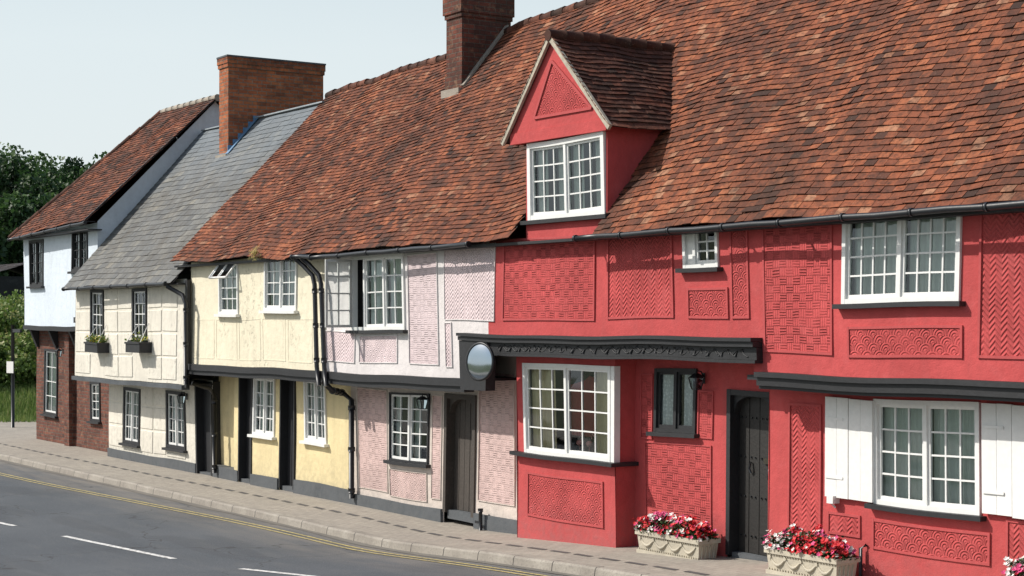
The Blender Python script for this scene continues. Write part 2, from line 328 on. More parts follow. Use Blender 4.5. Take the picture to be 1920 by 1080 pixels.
gr=MB(); xs=[-2500,-600,-200,-100]+[-60+i for i in range(0,91)]+[100,600,2500]
for x in xs:
    for y in (-2500,-60,-9.5,0,10,40,120,2500): gr.v.append((x,y,g(x)-.16))
for i in range(len(xs)-1):
    for j in range(7): a=i*8+j; gr.idx((a,a+8,a+9,a+1),M_grass)
o=gr.build('ground',wp=False); o['kind']='structure'
stationed('road',M_asph,-150,30,lambda x:-9.2,lambda x:K(x)+.01,-.12,ny=6)
stationed('opposite_pavement',M_pave,-150,30,lambda x:-12.5,lambda x:-9.2,0.,1)
stationed('pavement',M_pave,-75,30,lambda x:K(x)+.12,lambda x:.6 if x>-45.4 else 3.,0.,.5)
mb=MB(); n=360; x0=-90
for i in range(n):
    a=x0+i/3; c=a+1/3
    if a>29: break
    def sec(x):
        k=K(x)+.01*math.sin(x*1.9); h=g(x)+.004*math.sin(x*3.3)
        return [(x,k-.02,h-.15),(x,k,h-.02),(x,k+.02,h+.006),(x,k+.14,h+.008),(x,k+.14,h-.1)]
    A=sec(a);B=sec(c)
    for j in range(4): mb.face([A[j],B[j],B[j+1],A[j+1]],M_kerb)
o=mb.build('kerb',wp=False); o['kind']='structure'
m_g=plaster('concrete channel',(.19,.175,.15),var=.2); o=stationed('road_gutter',m_g,-90,29,lambda x:K(x)-.16+.03*math.sin(x*.7)+.02*math.sin(x*2.3),lambda x:K(x)-.015,-.114,.5)
stationed('yellow_road_line',M_yl,-75,29,lambda x:YL(x)-.025,lambda x:YL(x)+.025,-.112,.5)
stationed('yellow_road_line',M_yl,-75,29,lambda x:YL(x)-.165,lambda x:YL(x)-.12,-.112,.5)
def dash(a,b):
    f=lambda x:-5.4+.15*(x+25.5)
    stationed('white_road_marking',M_wl,a,b,lambda x:f(x)-.05,lambda x:f(x)+.05,-.114,.4)
for k in range(-6,4): dash(-25.5+5*k,-22.2+5*k)
mb=MB(); x=-44.
m_slot=paint('dark paving setts',(.10,.095,.092),.8,.3)
while x<-9:
    y=interp([(-40,-1.0),(-24.6,-.75),(-16.2,-1.3),(-9,-1.5)],x); w=U(.36,.46); dyy=-.028
    p=[(x,y-.045),(x+w,y+dyy-.045),(x+w,y+dyy+.045),(x,y+.045)]
    mb.face([(a,b,g(a)+.005) for a,b in p],m_slot); x+=.6
o=mb.build('paving_strip',wp=False); o['kind']='structure'

# ---------------------------------------------------------------- windows & doors
def window(par,L,x0,x1,z0,z1,y,lights=2,cols=3,rows=4,fm=None,bm=None,sill=None,cur='sides',curm=None,fw=.055,skip=(),flat=False,label=None,back=.5,sash=.034,cy=.085,lw0=None,blank=()):
    fm=fm or M_w; bm=bm or fm; curm=curm or M_cur
    f=MB(); gl=f if flat else MB(); cu=f if flat else MB(); si=f if flat else MB()
    d=.07
    f.box(x0,x0+fw,y-.03,y+d,z0,z1,fm); f.box(x1-fw,x1,y-.03,y+d,z0,z1,fm)
    f.box(x0+fw,x1-fw,y-.028,y+d,z1-fw,z1,fm); f.box(x0+fw,x1-fw,y-.028,y+d,z0,z0+fw,fm)
    ix0,ix1,iz0,iz1=x0+fw,x1-fw,z0+fw,z1-fw; mw=.05
    tot=ix1-ix0-mw*(lights-1); ws=[tot/lights]*lights
    if lw0: ws=[tot*lw0]+[tot*(1-lw0)/(lights-1)]*(lights-1)
    a=ix0
    for i in range(lights):
        lw=ws[i]; b=a+lw; an=b+mw
        if i<lights-1: f.box(b,b+mw,y-.02,y+d,iz0,iz1,bm)
        if i in skip: a=an; continue
        if i in blank: f.box(a,b,y+.005,y+.03,iz0,iz1,bm); a=an; continue
        yy=y+.004; ye=y+.04
        f.box(a,a+sash,yy,ye,iz0,iz1,bm); f.box(b-sash,b,yy,ye,iz0,iz1,bm)
        f.box(a+sash,b-sash,yy+.002,ye,iz1-sash,iz1,bm); f.box(a+sash,b-sash,yy+.002,ye,iz0,iz0+sash*1.3,bm)
        ax,bx,az,bz=a+sash,b-sash,iz0+sash*1.3,iz1-sash; mu=.010
        for c in range(1,cols):
            q=ax+(bx-ax)*c/cols; f.box(q-mu,q+mu,yy+.008,ye,az,bz,bm)
        for r in range(1,rows):
            q=az+(bz-az)*r/rows; f.box(ax,bx,yy+.010,ye-.003,q-mu,q+mu,bm)
        for c in range(cols):
            for r in range(rows):
                p0=ax+(bx-ax)*c/cols;p1=ax+(bx-ax)*(c+1)/cols;q0=az+(bz-az)*r/rows;q1=az+(bz-az)*(r+1)/rows
                t1,t2=U(-.004,.004),U(-.004,.004); yg=y+.026
                gl.face([(p0,yg-t1-t2,q0),(p1,yg+t1-t2,q0),(p1,yg+t1+t2,q1),(p0,yg-t1+t2,q1)],M_glass)
        rng=[]
        if cur=='full': rng=[(a,b)]
        elif cur=='sides': rng=[(a,a+lw*.62)] if i==0 else [(b-lw*.42,b)]
        elif cur=='each': rng=[(a,a+lw*.34),(b-lw*.34,b)]
        elif cur=='parted': rng=[(a,a+lw*.8)] if i==0 else [(a+lw*.2,b)]
        for (p,q) in rng:
            n=max(6,int((q-p)/.012)); prev=None; ph=R()*6
            for k in range(n+1):
                xx=p+(q-p)*k/n; dy=.016*math.sin(xx*62+ph+1.6*math.sin(xx*13))+.006*math.sin(xx*21); cur_=((xx,y+cy+.02+dy,iz0),(xx,y+cy+.02+dy*.6,iz1))
                if prev: cu.face([prev[0],cur_[0],cur_[1],prev[1]],curm)
                prev=cur_
        a=an
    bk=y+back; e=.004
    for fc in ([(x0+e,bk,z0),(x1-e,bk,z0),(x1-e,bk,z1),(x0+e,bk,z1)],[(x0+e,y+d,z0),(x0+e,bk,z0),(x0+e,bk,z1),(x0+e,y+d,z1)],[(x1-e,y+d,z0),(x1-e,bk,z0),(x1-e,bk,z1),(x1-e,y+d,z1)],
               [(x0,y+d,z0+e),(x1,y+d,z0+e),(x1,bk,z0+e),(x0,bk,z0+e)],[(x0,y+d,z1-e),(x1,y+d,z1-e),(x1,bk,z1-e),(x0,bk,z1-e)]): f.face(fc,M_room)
    if sill: si.box(x0-.07,x1+.07,y-.10,y+.02,z0-.055,z0-.002,sill)
    w=f.build('window',par,L,label)
    if not flat:
        gl.build('window_glazing',w,L)
        if cu.f: cu.build('curtain',w,L)
        if sill: si.build('window_sill',w,L)
    return w
def panel(par,L,u0,u1,v0,v1,y,mat,fm,bw=.03):
    x0,x1,z0,z1=rect(u0,u1,v0,v1,y); mb=MB(); p=.020
    mb.wall(x0+bw,x1-bw,z0+bw,z1-bw,y-.006,[],mat,.5)
    mb.box(x0,x0+bw,y-p,y+.01,z0,z1,fm); mb.box(x1-bw,x1,y-p,y+.01,z0,z1,fm)
    mb.box(x0+bw,x1-bw,y-p+.002,y+.01,z1-bw,z1,fm); mb.box(x0+bw,x1-bw,y-p+.002,y+.01,z0,z0+bw,fm)
    return mb.build('plaster_panel',par,L)
def door(par,L,x0,x1,z0,z1,y,leafm,fm,arch=True,planks=5,fw=.09,label=None,studs=False):
    f=MB()
    f.box(x0,x0+fw,y-.03,y+.22,z0,z1,fm); f.box(x1-fw,x1,y-.03,y+.22,z0,z1,fm); f.box(x0+fw,x1-fw,y-.028,y+.22,z1-fw,z1,fm); f.box(x0+fw,x1-fw,y+.02,y+.22,z0-.1,z0+.04,M_plinth)
    a,b=x0+fw,x1-fw; zt=z1-fw
    if arch:
        n=12; rise=.26
        for k in range(n):
            def az(t): return zt-rise+rise*math.sqrt(max(0,1-(2*t-1)**2))**.8
            t0,t1=k/n,(k+1)/n; p0=a+(b-a)*t0;p1=a+(b-a)*t1
            f.hexa([(p0,y+.03,az(t0)),(p1,y+.03,az(t1)),(p1,y+.16,az(t1)),(p0,y+.16,az(t0)),(p0,y+.03,zt),(p1,y+.03,zt),(p1,y+.16,zt),(p0,y+.16,zt)],fm)
    dd=f.build('door',par,L,label)
    l=MB(); w=(b-a)/planks
    for i in range(planks):
        l.box(a+i*w+.005,a+(i+1)*w-.005,y+.13+U(0,.008),y+.17,z0+.045,zt,leafm)
        if studs:
            for zz in (z0+.25,z0+.75,z0+1.25,z0+1.75):
                for q in (.3,.7): l.box(a+(i+q)*w-.009,a+(i+q)*w+.009,y+.115,y+.135,zz,zz+.018,M_pipe)
    l.box(a,b,y+.172,y+.19,z0+.045,zt,M_blk); l.build('door_leaf',dd,L)
    h=MB(); xm=b-.12; h.tube([(xm,y+.10,z0+1.0),(xm,y+.06,z0+1.02),(xm,y+.06,z0+1.14),(xm,y+.10,z0+1.16)],.012,M_pipe)
    h.build('door_handle',dd,L)
    if studs:
        h=MB(); h.box(b-.26,b-.05,y+.105,y+.128,z0+1.2,z0+1.27,M_brass); h.build('letter_box',dd,L)
        h=MB(); h.tube([((a+b)/2-.12,y+.11,z0+1.2),((a+b)/2-.12,y+.08,z0+1.12),((a+b)/2-.12,y+.11,z0+1.06)],.014,M_pipe); h.build('door_knocker',dd,L)
    return dd

# ---------------------------------------------------------------- roofs
def tiles(mb,surf,a0,a1,L,tw,gauge,thick,mat,skip=None,bias=0.,sd=.20,jit=1.):
    n=max(1,round(L/gauge))
    for i in range(n):
        a=a0-(i%2)*tw*.5-R()*.03; rowj=U(-.06,.06)*jit
        while a<a1:
            w=tw*U(.92,1.06); aa=max(a,a0); ab=min(a+w-.005,a1); a+=w
            if ab-aa<.03: continue
            j=U(-.08,.08)*jit+rowj
            f0=max(0,(i+j)/n) if i else (j-.3)/n; f1=min(1.,(i+1.5)/n)
            p00=Vector(surf(aa,f0));p10=Vector(surf(ab,f0+U(-.035,.035)*jit/n));p01=Vector(surf(aa,f1));p11=Vector(surf(ab,f1))
            if skip and skip((p00+p11)/2): continue
            nn=(p10-p00).cross(p01-p00).normalized()
            if nn.z<0: nn=-nn
            l0=thick+.010+R()*.010*jit; l1=l0+U(-.007,.007)*jit; sl=.003
            if R()<.014: l0+=.016*jit
            q=[p00+nn*l0,p10+nn*l1,p11+nn*sl,p01+nn*sl]; lo=[p00+nn*(l0-thick),p10+nn*(l1-thick)]
            cl=noise.noise(Vector((aa*.9,f0*5,2)))*.30+noise.noise(Vector((aa*2.5,f0*14,8)))*.15
            r=min(1,max(0,random.gauss(.55+bias+cl,sd))); b=len(mb.v)
            mb.v+=[tuple(v) for v in q]+[tuple(v) for v in lo]
            mb.idx((b,b+1,b+2,b+3),mat,r); mb.idx((b,b+4,b+5,b+1),mat,r*.4); mb.idx((b,b+3,b+4),mat,r); mb.idx((b+1,b+5,b+2),mat,r)  # front lip gets a darker tone, its shadow put into the tile colour
def slab(mb,surf,a0,a1,L,mat,skip=None,off=-.012):
    na=max(1,int((a1-a0)/.3)); nf=max(1,int(L/.3))
    for i in range(na):
        for j in range(nf):
            P=[Vector(surf(a0+(a1-a0)*(i+di)/na,(j+dj)/nf)) for di,dj in((0,0),(1,0),(1,1),(0,1))]
            if skip and skip((P[0]+P[2])/2): continue
            mb.face([p+Vector((0,0,off)) for p in P],mat)
def ridge_tiles(mb,path,r,mat,seg=.33):
    for (a,b) in zip(path,path[1:]):
        a=Vector(a);b=Vector(b);n=max(1,round((b-a).length/seg))
        for i in range(n):
            p=a.lerp(b,i/n);q=a.lerp(b,(i+1)/n); dz=U(-.012,.012); p.z+=dz;q.z+=dz+.012
            mb.tube([p,q],[r*U(.95,1.02),r*1.06],mat,10,r=min(1,max(0,random.gauss(.35,.2))))
RZ=[(-32.6,8.22),(-27.7,8.42),(-23.4,8.72),(-20,8.85),(-5,8.95)]
def und(x,f): return .085*noise.noise(Vector((x*.42,f*1.8,1)))+.028*noise.noise(Vector((x*1.3,f*4,4)))
def ms(x,f):
    ze=4.45+.06*noise.noise(Vector((x*.6,0,9)))
    f_s=-.07*math.sin(math.pi*f) if x<-21 else -.07*math.sin(math.pi*f)*max(0,(-20-x))
    return (x,-.75+f*3.65,ze+(interp(RZ,x)-ze)*f+und(x,f)+f_s)
def mainz(x,y): return ms(x,max(0,(y+.75)/3.65))[2]
MLEN=5.35
XRP=X(970,0); XPY=X(660,0); XYC=-32.15

YD=-.62
DXA,DXL,DXR=X(1031,YD),X(944,YD),X(1142,YD); DZA=Z(1031,66,YD); DZE=(Z(944,262,YD)+Z(1142,240,YD))/2; CL,CR=X(988,-.5)-.02,X(1137,-.5)+.02
def droof(x):
    return DZA-(DZA-DZE)*(abs(x-DXA)/(DXA-DXL if x<DXA else DXR-DXA))
def skipD(p): return CL+.02<p.x<CR-.02 and mainz(p.x,p.y)<droof(p.x)-.02
def roofpart(par,L,x0,x1,skip=None,mat=M_tile,bias=0.):
    mb=MB(); slab(mb,ms,x0,x1,MLEN,M_blk,skip); tiles(mb,ms,x0,x1,MLEN,.165,.098,.012,mat,skip,bias)
    zr=lambda x: ms(x,1)[2]
    nn=int((x1-x0)/1.0); pth=[(x0+(x1-x0)*i/nn,2.92,zr(x0+(x1-x0)*i/nn)-.02) for i in range(nn+1)]
    ridge_tiles(mb,pth,.095,M_tileD)
    for i in range(nn):
        a=x0+(x1-x0)*i/nn;c=x0+(x1-x0)*(i+1)/nn
        mb.face([(a,2.92,zr(a)),(c,2.92,zr(c)),(c,6.7,4.4),(a,6.7,4.4)],mat)
    mb.box(x0,x1,-.68,-.45,4.36,4.40,M_blk)
    return mb.build('roof',par,L,wp=False)
def gutter(par,L,x0,x1,y,z0,z1,name='gutter',r=.038):
    mb=MB(); n=max(2,int((x1-x0)/.5)); pts=[(x0+(x1-x0)*i/n,y+.008*math.sin(i*1.3),z0+(z1-z0)*i/n+.006*math.sin(i*2.1)) for i in range(n+1)]
    mb.tube(pts,r,M_pipe,10)
    for i in range(0,n+1,2):
        p=pts[i]; mb.tube([(p[0]-.02,p[1],p[2]),(p[0]+.02,p[1],p[2])],r*1.3,M_pipe,10); mb.box(p[0]-.012,p[0]+.012,p[1],y+.25,p[2]+.02,p[2]+.04,M_pipe)
    return mb.build(name,par,L,wp=False)
def pipe(par,L,pts,r=.045):
    mb=MB(); mb.tube(pts,r,M_pipe,10)
    for a,b in zip(pts,pts[1:]):
        a=Vector(a);b=Vector(b)
        if (b-a).length>.5:
            for t in (.08,.5,.92):
                p=a.lerp(b,t); d=(b-a).normalized()*.04; mb.tube([p-d,p+d],r*1.28,M_pipe,10)
    return mb.build('drainpipe',par,L,wp=False)
def chimney(par,L,x0,x1,y0,y1,z0,z1,mat,bands):
    mb=MB(); mb.box(x0,x1,y0,y1,z0,z1,mat,seg=0)
    for (a,b,e) in bands: mb.box(x0-e,x1+e,y0-e,y1+e,a,b,mat,seg=0)
    return mb.build('chimney',par,L,wp=False)
def plinths(H,L,lst):
    for (a,b,y0,y1,z0,z1) in lst: mb=MB(); mb.box(a,b,y0,y1,z0,z1,M_plinth); mb.build('plinth',H,L)

# ================================================================ RED HOUSE
L=(XRP+4,0,0); H=thing('red_house',L,'coral red pargeted timber-framed house with dormer and clay tile roof','house'); RE=-8.6
YU=-.5
W1=rect(1583,1802,388,566,YU); W2=rect(1283,1350,424,503,YU)
opU=[W1,W2]
zj=2.66; xj=X(1412,-.5); mw=MB()
mw.wall(XRP,xj,3.0,4.46,YU,opU,M_red); mw.wall(xj,RE,zj,4.46,YU,opU,M_red)
mw.face([(RE,YU,zj),(RE,6,zj),(RE,6,4.46),(RE,YU,4.46)],M_red)
mw.face([(RE,YU,4.46),(RE,6.6,4.46),(RE,2.92,8.9)],M_red)
mw.build('upper_wall',H,L)
xb0,xb1=X(970,-.35),X(1154,-.35)
YL2=-.12; xd0,xd1=X(1364,0),X(1454,0); zdt=Z(1405,733,0); gd=g((xd0+xd1)/2)
W3=rect(1230,1307,692,812,0); W4=rect(1640,1840,750,955,YL2)
mw=MB(); mw.wall(xb1-.1,xd1,-.2,3.0,0,[W3,(xd0,xd1,-1,zdt)],M_red); mw.wall(XRP,xb1-.1,-.2,3.0,0,[],M_red)
mw.wall(xd1,RE,-.2,2.6,YL2,[W4],M_red)
mw.face([(xd1,YL2,-.2),(xd1,.2,-.2),(xd1,.2,2.6),(xd1,YL2,2.6)],M_red)
mw.face([(RE,YL2,-.2),(RE,6,-.2),(RE,6,2.7),(RE,YL2,2.7)],M_red); mw.face([(XRP,6.2,-.2),(RE,6.2,-.2),(RE,6.2,4.5),(XRP,6.2,4.5)],M_red)
mw.box(xd1,RE,YU+.02,.1,2.56,2.62,M_blk)
mw.build('lower_wall',H,L)
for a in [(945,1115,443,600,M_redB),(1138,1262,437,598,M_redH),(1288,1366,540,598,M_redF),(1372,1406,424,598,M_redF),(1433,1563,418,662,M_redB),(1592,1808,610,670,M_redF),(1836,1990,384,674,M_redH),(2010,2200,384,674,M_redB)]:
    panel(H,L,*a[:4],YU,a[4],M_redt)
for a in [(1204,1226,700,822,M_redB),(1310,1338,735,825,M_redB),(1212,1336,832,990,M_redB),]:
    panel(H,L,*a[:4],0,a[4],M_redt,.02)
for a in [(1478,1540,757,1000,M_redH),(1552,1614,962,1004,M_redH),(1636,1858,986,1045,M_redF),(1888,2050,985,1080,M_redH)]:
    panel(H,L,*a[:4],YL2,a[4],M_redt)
window(H,L,*W1,YU,2,4,4,sill=M_blk,cur='full')
window(H,L,*W2,YU,2,2,3,sill=M_blk,cur='none',fw=.05,lw0=.26,blank=(0,),label='small white window with plain side panel')
window(H,L,*W3,0,2,1,1,fm=M_blk,sill=M_blk,cur='parted',curm=M_lace,fw=.05,label='black framed casement window with lace curtains',cy=.035,sash=.035)
window(H,L,*W4,YL2,2,3,4,sill=M_blk,cur='full')
door(H,L,xd0,xd1,gd,zdt,0,M_door,M_blk,True,4,.07,'black studded plank door with arched head',True)
for (u0,u1,va,vb) in ((1547,1637,746,936),(1842,1960,760,972)):
    x0,x1,z0,z1=rect(u0,u1,va,vb,YL2-.05); mb=MB(); n=4; w=(x1-x0)/n
    for i in range(n): mb.box(x0+i*w+.004,x0+(i+1)*w-.004,YL2-.065+U(-.004,.004),YL2-.03,z0+U(-.008,.008),z1+U(-.006,.006),M_wo)
    mb.box(x0,x1,YL2-.03,YL2-.01,z0+.08,z0+.18,M_wo); mb.box(x0,x1,YL2-.03,YL2-.01,z1-.2,z1-.1,M_wo)
    for zz in (z0+.22,z1-.26): mb.box(x0+.02,x0+.3,YL2-.078,YL2-.068,zz,zz+.03,M_wo)
    mb.build('shutter',H,L)
xm,zm=X(1562,YL2-.05),Z(1562,934,YL2); mb=MB(); mb.box(xm-.05,xm+.05,YL2-.11,YL2,zm-.05,zm+.04,M_w,seg=0); mb.tube([(xm,YL2-.1,zm-.04),(xm,YL2-.02,zm-.1)],.012,M_w,6); mb.build('shutter_catch',H,L)
px=X(1613,YL2-.05); pipe(H,L,[(px,YL2-.045,g(px)-.02),(px,YL2-.045,g(px)+.34),(px+.05,YL2,g(px)+.38)],.022)
mb=MB(); xe=X(1416,-.6)
mb.box(xe,RE,-.60,-.40,2.50,2.60,M_blk); mb.box(xe,RE,-.64,-.40,2.602,2.66,M_blk); mb.box(xe,RE,-.56,-.40,2.46,2.498,M_blk)
mb.build('jetty_beam',H,L)
mb=MB(); xc0,xc1=X(860,-.65),X(1411,-.65)
mb.box(xc0,xc1,-.69,-.3,3.02,3.065,M_blk); mb.box(xc0,xc1,-.66,0.02,2.955,3.015,M_blk); mb.box(xc0+.5,xc1,-.60,.0,2.80,2.95,M_blk); mb.box(xc0+.5,xc1,-.63,.0,2.76,2.798,M_blk)
x=xc0+1.05; ii=0
while x<xc1-.2:
    pts=[(x+.026*k,-.600-.003*math.sin(k*.8),2.875+.040*math.sin(k*.49+ii*.6)) for k in range(12)]
    mb.tube(pts,.008,M_blk,6); s=U(.8,1.3); mb.tube([(x+.05,-.600,2.84),(x+.09*s,-.604,2.90)],[.020*s,.005],M_blk,6); mb.tube([(x+.17,-.600,2.92),(x+.21*s,-.604,2.86)],[.02,.005],M_blk,6); x+=.257; ii+=1
xk1=X(914,-.65); mb.hexa([(xc0,-.64,2.2),(xk1-.08,-.64,2.22),(xk1-.08,-.47,2.22),(xc0,-.47,2.2),(xc0,-.64,2.95),(xk1,-.64,2.95),(xk1,-.47,2.95),(xc0,-.47,2.95)],M_blk)
mb.build('porch_canopy',H,L,'black carved timber canopy with running vine frieze')
mb=MB(); Wb=rect(984,1148,682,856,-.35); zb=Wb[2]
mb.wall(xb0,xb1,-.2,2.76,-.35,[Wb],M_red)
for xx in (xb0,xb1): mb.face([(xx,-.35,-.2),(xx,0,-.2),(xx,0,2.76),(xx,-.35,2.76)],M_red)
mb.box(xb0-.03,xb1+.03,-.365,0,-.15,.05,M_red)
bay=mb.build('bay',H,L)
window(bay,L,*Wb,-.35,2,3,4,cur='sides',curm=M_curc,flat=True,back=.34)
c1=MB(); c1.box(xb1-.07,xb1+.012,-.372,-.27,zb,Wb[3],M_w); c1.build('corner_frame',bay,L)
mb=MB(); mb.box(xb0-.06,xb1+.08,-.47,.0,zb-.055,zb-.002,M_blk); mb.build('bay_sill',bay,L)
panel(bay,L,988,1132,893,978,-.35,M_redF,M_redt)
# dormer
mb=MB(); Wd=(X(990,-.5),X(1136,-.5),Z(1060,408,-.5),Z(1060,258,-.5))
mb.wall(CL,CR,4.35,Wd[3]+.06,-.5,[Wd],M_red)
mb.box(DXL+.12,DXR-.12,-.585,-.49,Wd[3]+.0,Wd[3]+.16,M_red)
mb.face([(DXL+.1,-.572,DZE+.1),(DXR-.1,-.572,DZE+.1),(DXA,-.572,DZA-.04)],M_red)
for xx in(CL,CR): mb.face([(xx,-.5,4.3),(xx,2.2,4.3),(xx,2.2,5.9),(xx,-.5,5.9)],M_red)
ax,bx,zz,az=X(1000,-.6),X(1108,-.6),DZE+.28,DZA-.36; cxm=DXA
mb.face([(ax,-.578,zz),(bx,-.578,zz),(cxm,-.578,az)],M_redF)
for p,q in (((ax,-.575,zz),(bx,-.575,zz)),((ax,-.576,zz),(cxm,-.576,az)),((bx,-.577,zz),(cxm,-.577,az))): mb.beam(p,q,.04,.02,M_redt)
dm=mb.build('dormer',H,L,wp=False)
window(dm,L,*Wd,-.5,2,3,4,cur='each',flat=True,back=.35,fw=.075)
mb=MB()
def drs(s):
    def f(a,t):
        ex=DXR if s>0 else DXL
        return (ex+(DXA-ex)*t, a, DZE+(DZA-DZE)*t+.012*math.sin(a*5)+.02*noise.noise(Vector((a*2,t*3,s))))
    return f
sk=lambda p:p.z<mainz(p.x,p.y)-.12
for s in (1,-1):
    slab(mb,drs(s),YD-.02,2.1,1.95,M_blk,sk); tiles(mb,drs(s),YD-.03,2.1,1.95,.165,.100,.012,M_tileD,sk,.0)
ridge_tiles(mb,[(DXA,YD-.04,DZA+.01),(DXA,1.62,DZA+.0)],.085,M_tileD,.3)
mb.build('dormer_roof',dm,L,wp=False)
for ex in (DXL-.02,DXR+.02):
    mb=MB(); mb.beam((ex,YD+.02,DZE-.03),(DXA,YD+.02,DZA-.02),.075,.045,M_barge); mb.build('bargeboard',dm,L,wp=False)
mb=MB(); mb.box(CL-.06,CR+.06,-.58,-.48,Wd[2]-.06,Wd[2]-.004,M_blk); mb.build('dormer_sill',dm,L,wp=False)
roofpart(H,L,XRP,RE+.1,skip=lambda p:skipD(p) or (CL-.05<p.x<CR+.02 and p.y<-.4),bias=.04)
gutter(H,L,X(1078,-.85),RE,-.84,4.38,4.43)
# ================================================================ PINK HOUSE
L=((XRP+XPY)/2,0,0); H=thing('pink_house',L,'pale pink pargeted cottage with jettied upper floor and arched oak door','house')
Wp=rect(660,759,477,618,YU)
mw=MB(); mw.wall(XPY,xc0,2.36,4.46,YU,[Wp],M_stud); mw.wall(xc0,XRP,2.75,4.46,YU,[],M_stud); mw.build('upper_wall',H,L)
Wq=rect(733,806,736,866,0); pd0,pd1=X(834,0),X(892,0); pdt=Z(863,740,0)
mw=MB(); mw.wall(XPY,XRP,-.2,3.0,0,[Wq,(pd0,pd1,-1,pdt)],M_studL); mw.face([(XPY,6.2,-.2),(XRP,6.2,-.2),(XRP,6.2,4.5),(XPY,6.2,4.5)],M_stud)
mw.box(XPY,XRP,YU+.02,.05,2.36,2.4,M_blk); mw.build('lower_wall',H,L)
plinths(H,L,[(XPY,pd0-.03,-.05,.02,-.15,.20),(pd1+.03,xb0,-.05,.02,-.15,.24)])
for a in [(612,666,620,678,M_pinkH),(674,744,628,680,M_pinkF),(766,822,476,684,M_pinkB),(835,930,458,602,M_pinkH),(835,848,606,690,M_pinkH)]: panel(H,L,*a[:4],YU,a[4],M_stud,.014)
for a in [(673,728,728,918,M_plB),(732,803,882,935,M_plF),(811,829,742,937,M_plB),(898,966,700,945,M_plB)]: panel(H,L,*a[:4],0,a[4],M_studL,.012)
window(H,L,*Wp,YU,3,2,4,fm=M_w,sill=M_blk,cur='full',skip=(0,),lw0=.22,label='white casement window with one light swung open')
hx=Wp[0]+.03; z0,z1=Wp[2]+.05,Wp[3]-.05; mb=MB(); yo=YU-.04; ln=.50
M_wg=paint('shaded grey white casement paint',(.50,.50,.48),.5)  # white frame paint greyed, the shade on the open leaf put into its colour
def lb(y0,y1,za,zb_,t=.018): mb.box(hx-t,hx+t,y0,y1,za,zb_,M_wg)
lb(yo-.04,yo,z0,z1);lb(yo-ln,yo-ln+.04,z0,z1);lb(yo-ln+.04,yo-.04,z1-.04,z1);lb(yo-ln+.04,yo-.04,z0,z0+.045)
lb(yo-ln/2-.014,yo-ln/2+.014,z0+.045,z1-.04,.012)
for r in range(1,4): q=z0+(z1-z0)*r/4; lb(yo-ln+.04,yo-.04,q-.013,q+.013,.014)
mb.face([(hx,yo-ln+.03,z0),(hx,yo-.03,z0),(hx,yo-.03,z1),(hx,yo-ln+.03,z1)],M_glass); mb.build('open_casement',H,L)
window(H,L,*Wq,0,2,2,5,fm=M_blk,bm=M_w,sill=M_blk,cur='each',fw=.035)
door(H,L,pd0,pd1,.16,pdt,0,M_grey,M_grey,True,5,.08,'weathered grey plank door with rounded arched head')
mb=MB(); mb.box(XPY,xc0+.02,-.62,-.4,2.25,2.37,M_blk); mb.box(XPY,xc0+.02,-.58,-.4,2.16,2.248,M_blk); mb.build('jetty_beam',H,L)
roofpart(H,L,XPY,XRP,skip=lambda p:(CL-.0<p.x and p.y<-.4),bias=.0)
gutter(H,L,XPY,XRP-.1,-.82,4.36,4.40)
cx0,cx1,cy0,cy1=X(837,1.98),X(866,1.98),1.98,3.05
chimney(H,L,cx0,cx1,cy0,cy1,6.9,10.2,M_br2,[(7.0,7.75,.02),(8.80,8.88,.025),(8.88,10.3,.05)])
mb=MB(); mb.beam((cx1+.04,cy0,mainz(cx1,cy0)+.04),(cx1+.04,cy1-.1,mainz(cx1,cy1-.1)+.04),.12,.04,M_mort,up=Vector((0,-.7,.7))); mb.box(cx0-.03,cx1+.04,cy0-.10,cy0-.02,mainz(cx1,cy0)-.12,mainz(cx1,cy0)+.02,M_mort); mb.build('flashing',H,L,wp=False)
# ================================================================ YELLOW HOUSE
L=((XYC+XPY)/2,0,0); H=thing('yellow_house',L,'pale yellow rendered cottage with white casements and narrow black doors','house')
Y1=rect(411,448,490,588,YU); Y2=rect(498,558,479,583,YU)
mw=MB(); mw.wall(XYC,XPY,2.36,4.46,YU,[Y1,Y2],M_yel); mw.face([(XYC,YU,2.36),(XYC,.2,2.36),(XYC,.2,4.46),(XYC,YU,4.46)],M_yel); mw.build('upper_wall',H,L)
Y3=rect(476,515,706,816,0); Y4=rect(571,612,712,830,0)
d1=(X(449,0),X(474,0),.05,Z(461,704,0)); d2=(X(526,0),X(554,0),.05,Z(540,708,0))
xyc2=X(440,0)
mw=MB(); mw.wall(xyc2,XPY,-.2,2.4,0,[Y3,Y4,(d1[0],d1[1],-1,d1[3]),(d2[0],d2[1],-1,d2[3])],M_yelL)
mw.wall(XYC-.1,xyc2,-.2,2.4,.18,[],M_yelL); mw.face([(xyc2,0,-.2),(xyc2,.18,-.2),(xyc2,.18,2.4),(xyc2,0,2.4)],M_yelL)
mw.face([(XYC,6.2,-.2),(XPY,6.2,-.2),(XPY,6.2,4.5),(XYC,6.2,4.5)],M_yel)
mw.face([(XYC-.1,-.5,4.3),(XYC-.1,6.3,4.3),(XYC-.1,2.9,8.15)],M_stud); mw.box(XYC,XPY,YU+.02,.05,2.36,2.4,M_blk)
mw.build('lower_wall',H,L)
plinths(H,L,[(d1[1]+.02,d2[0]-.02,-.05,.02,-.15,.22),(d2[1]+.02,XPY,-.05,.02,-.15,.25),(XYC,d1[0]-.02,-.03,.3,-.15,.24)])
x0,x1,z0,z1=rect(362,590,598,676,YU)
for i in range(5):
    p=x0+(x1-x0)*i/5+.05;q=x0+(x1-x0)*(i+1)/5-.05; mb=MB()
    for (s,t,e,f) in ((p,q,z1-.02,z1),(p,q,z0,z0+.02),(p,p+.02,z0,z1),(q-.02,q,z0,z1)): mb.box(s,t,YU-.005,YU+.01,e,f,M_yel)
    mb.build('plaster_moulding',H,L)
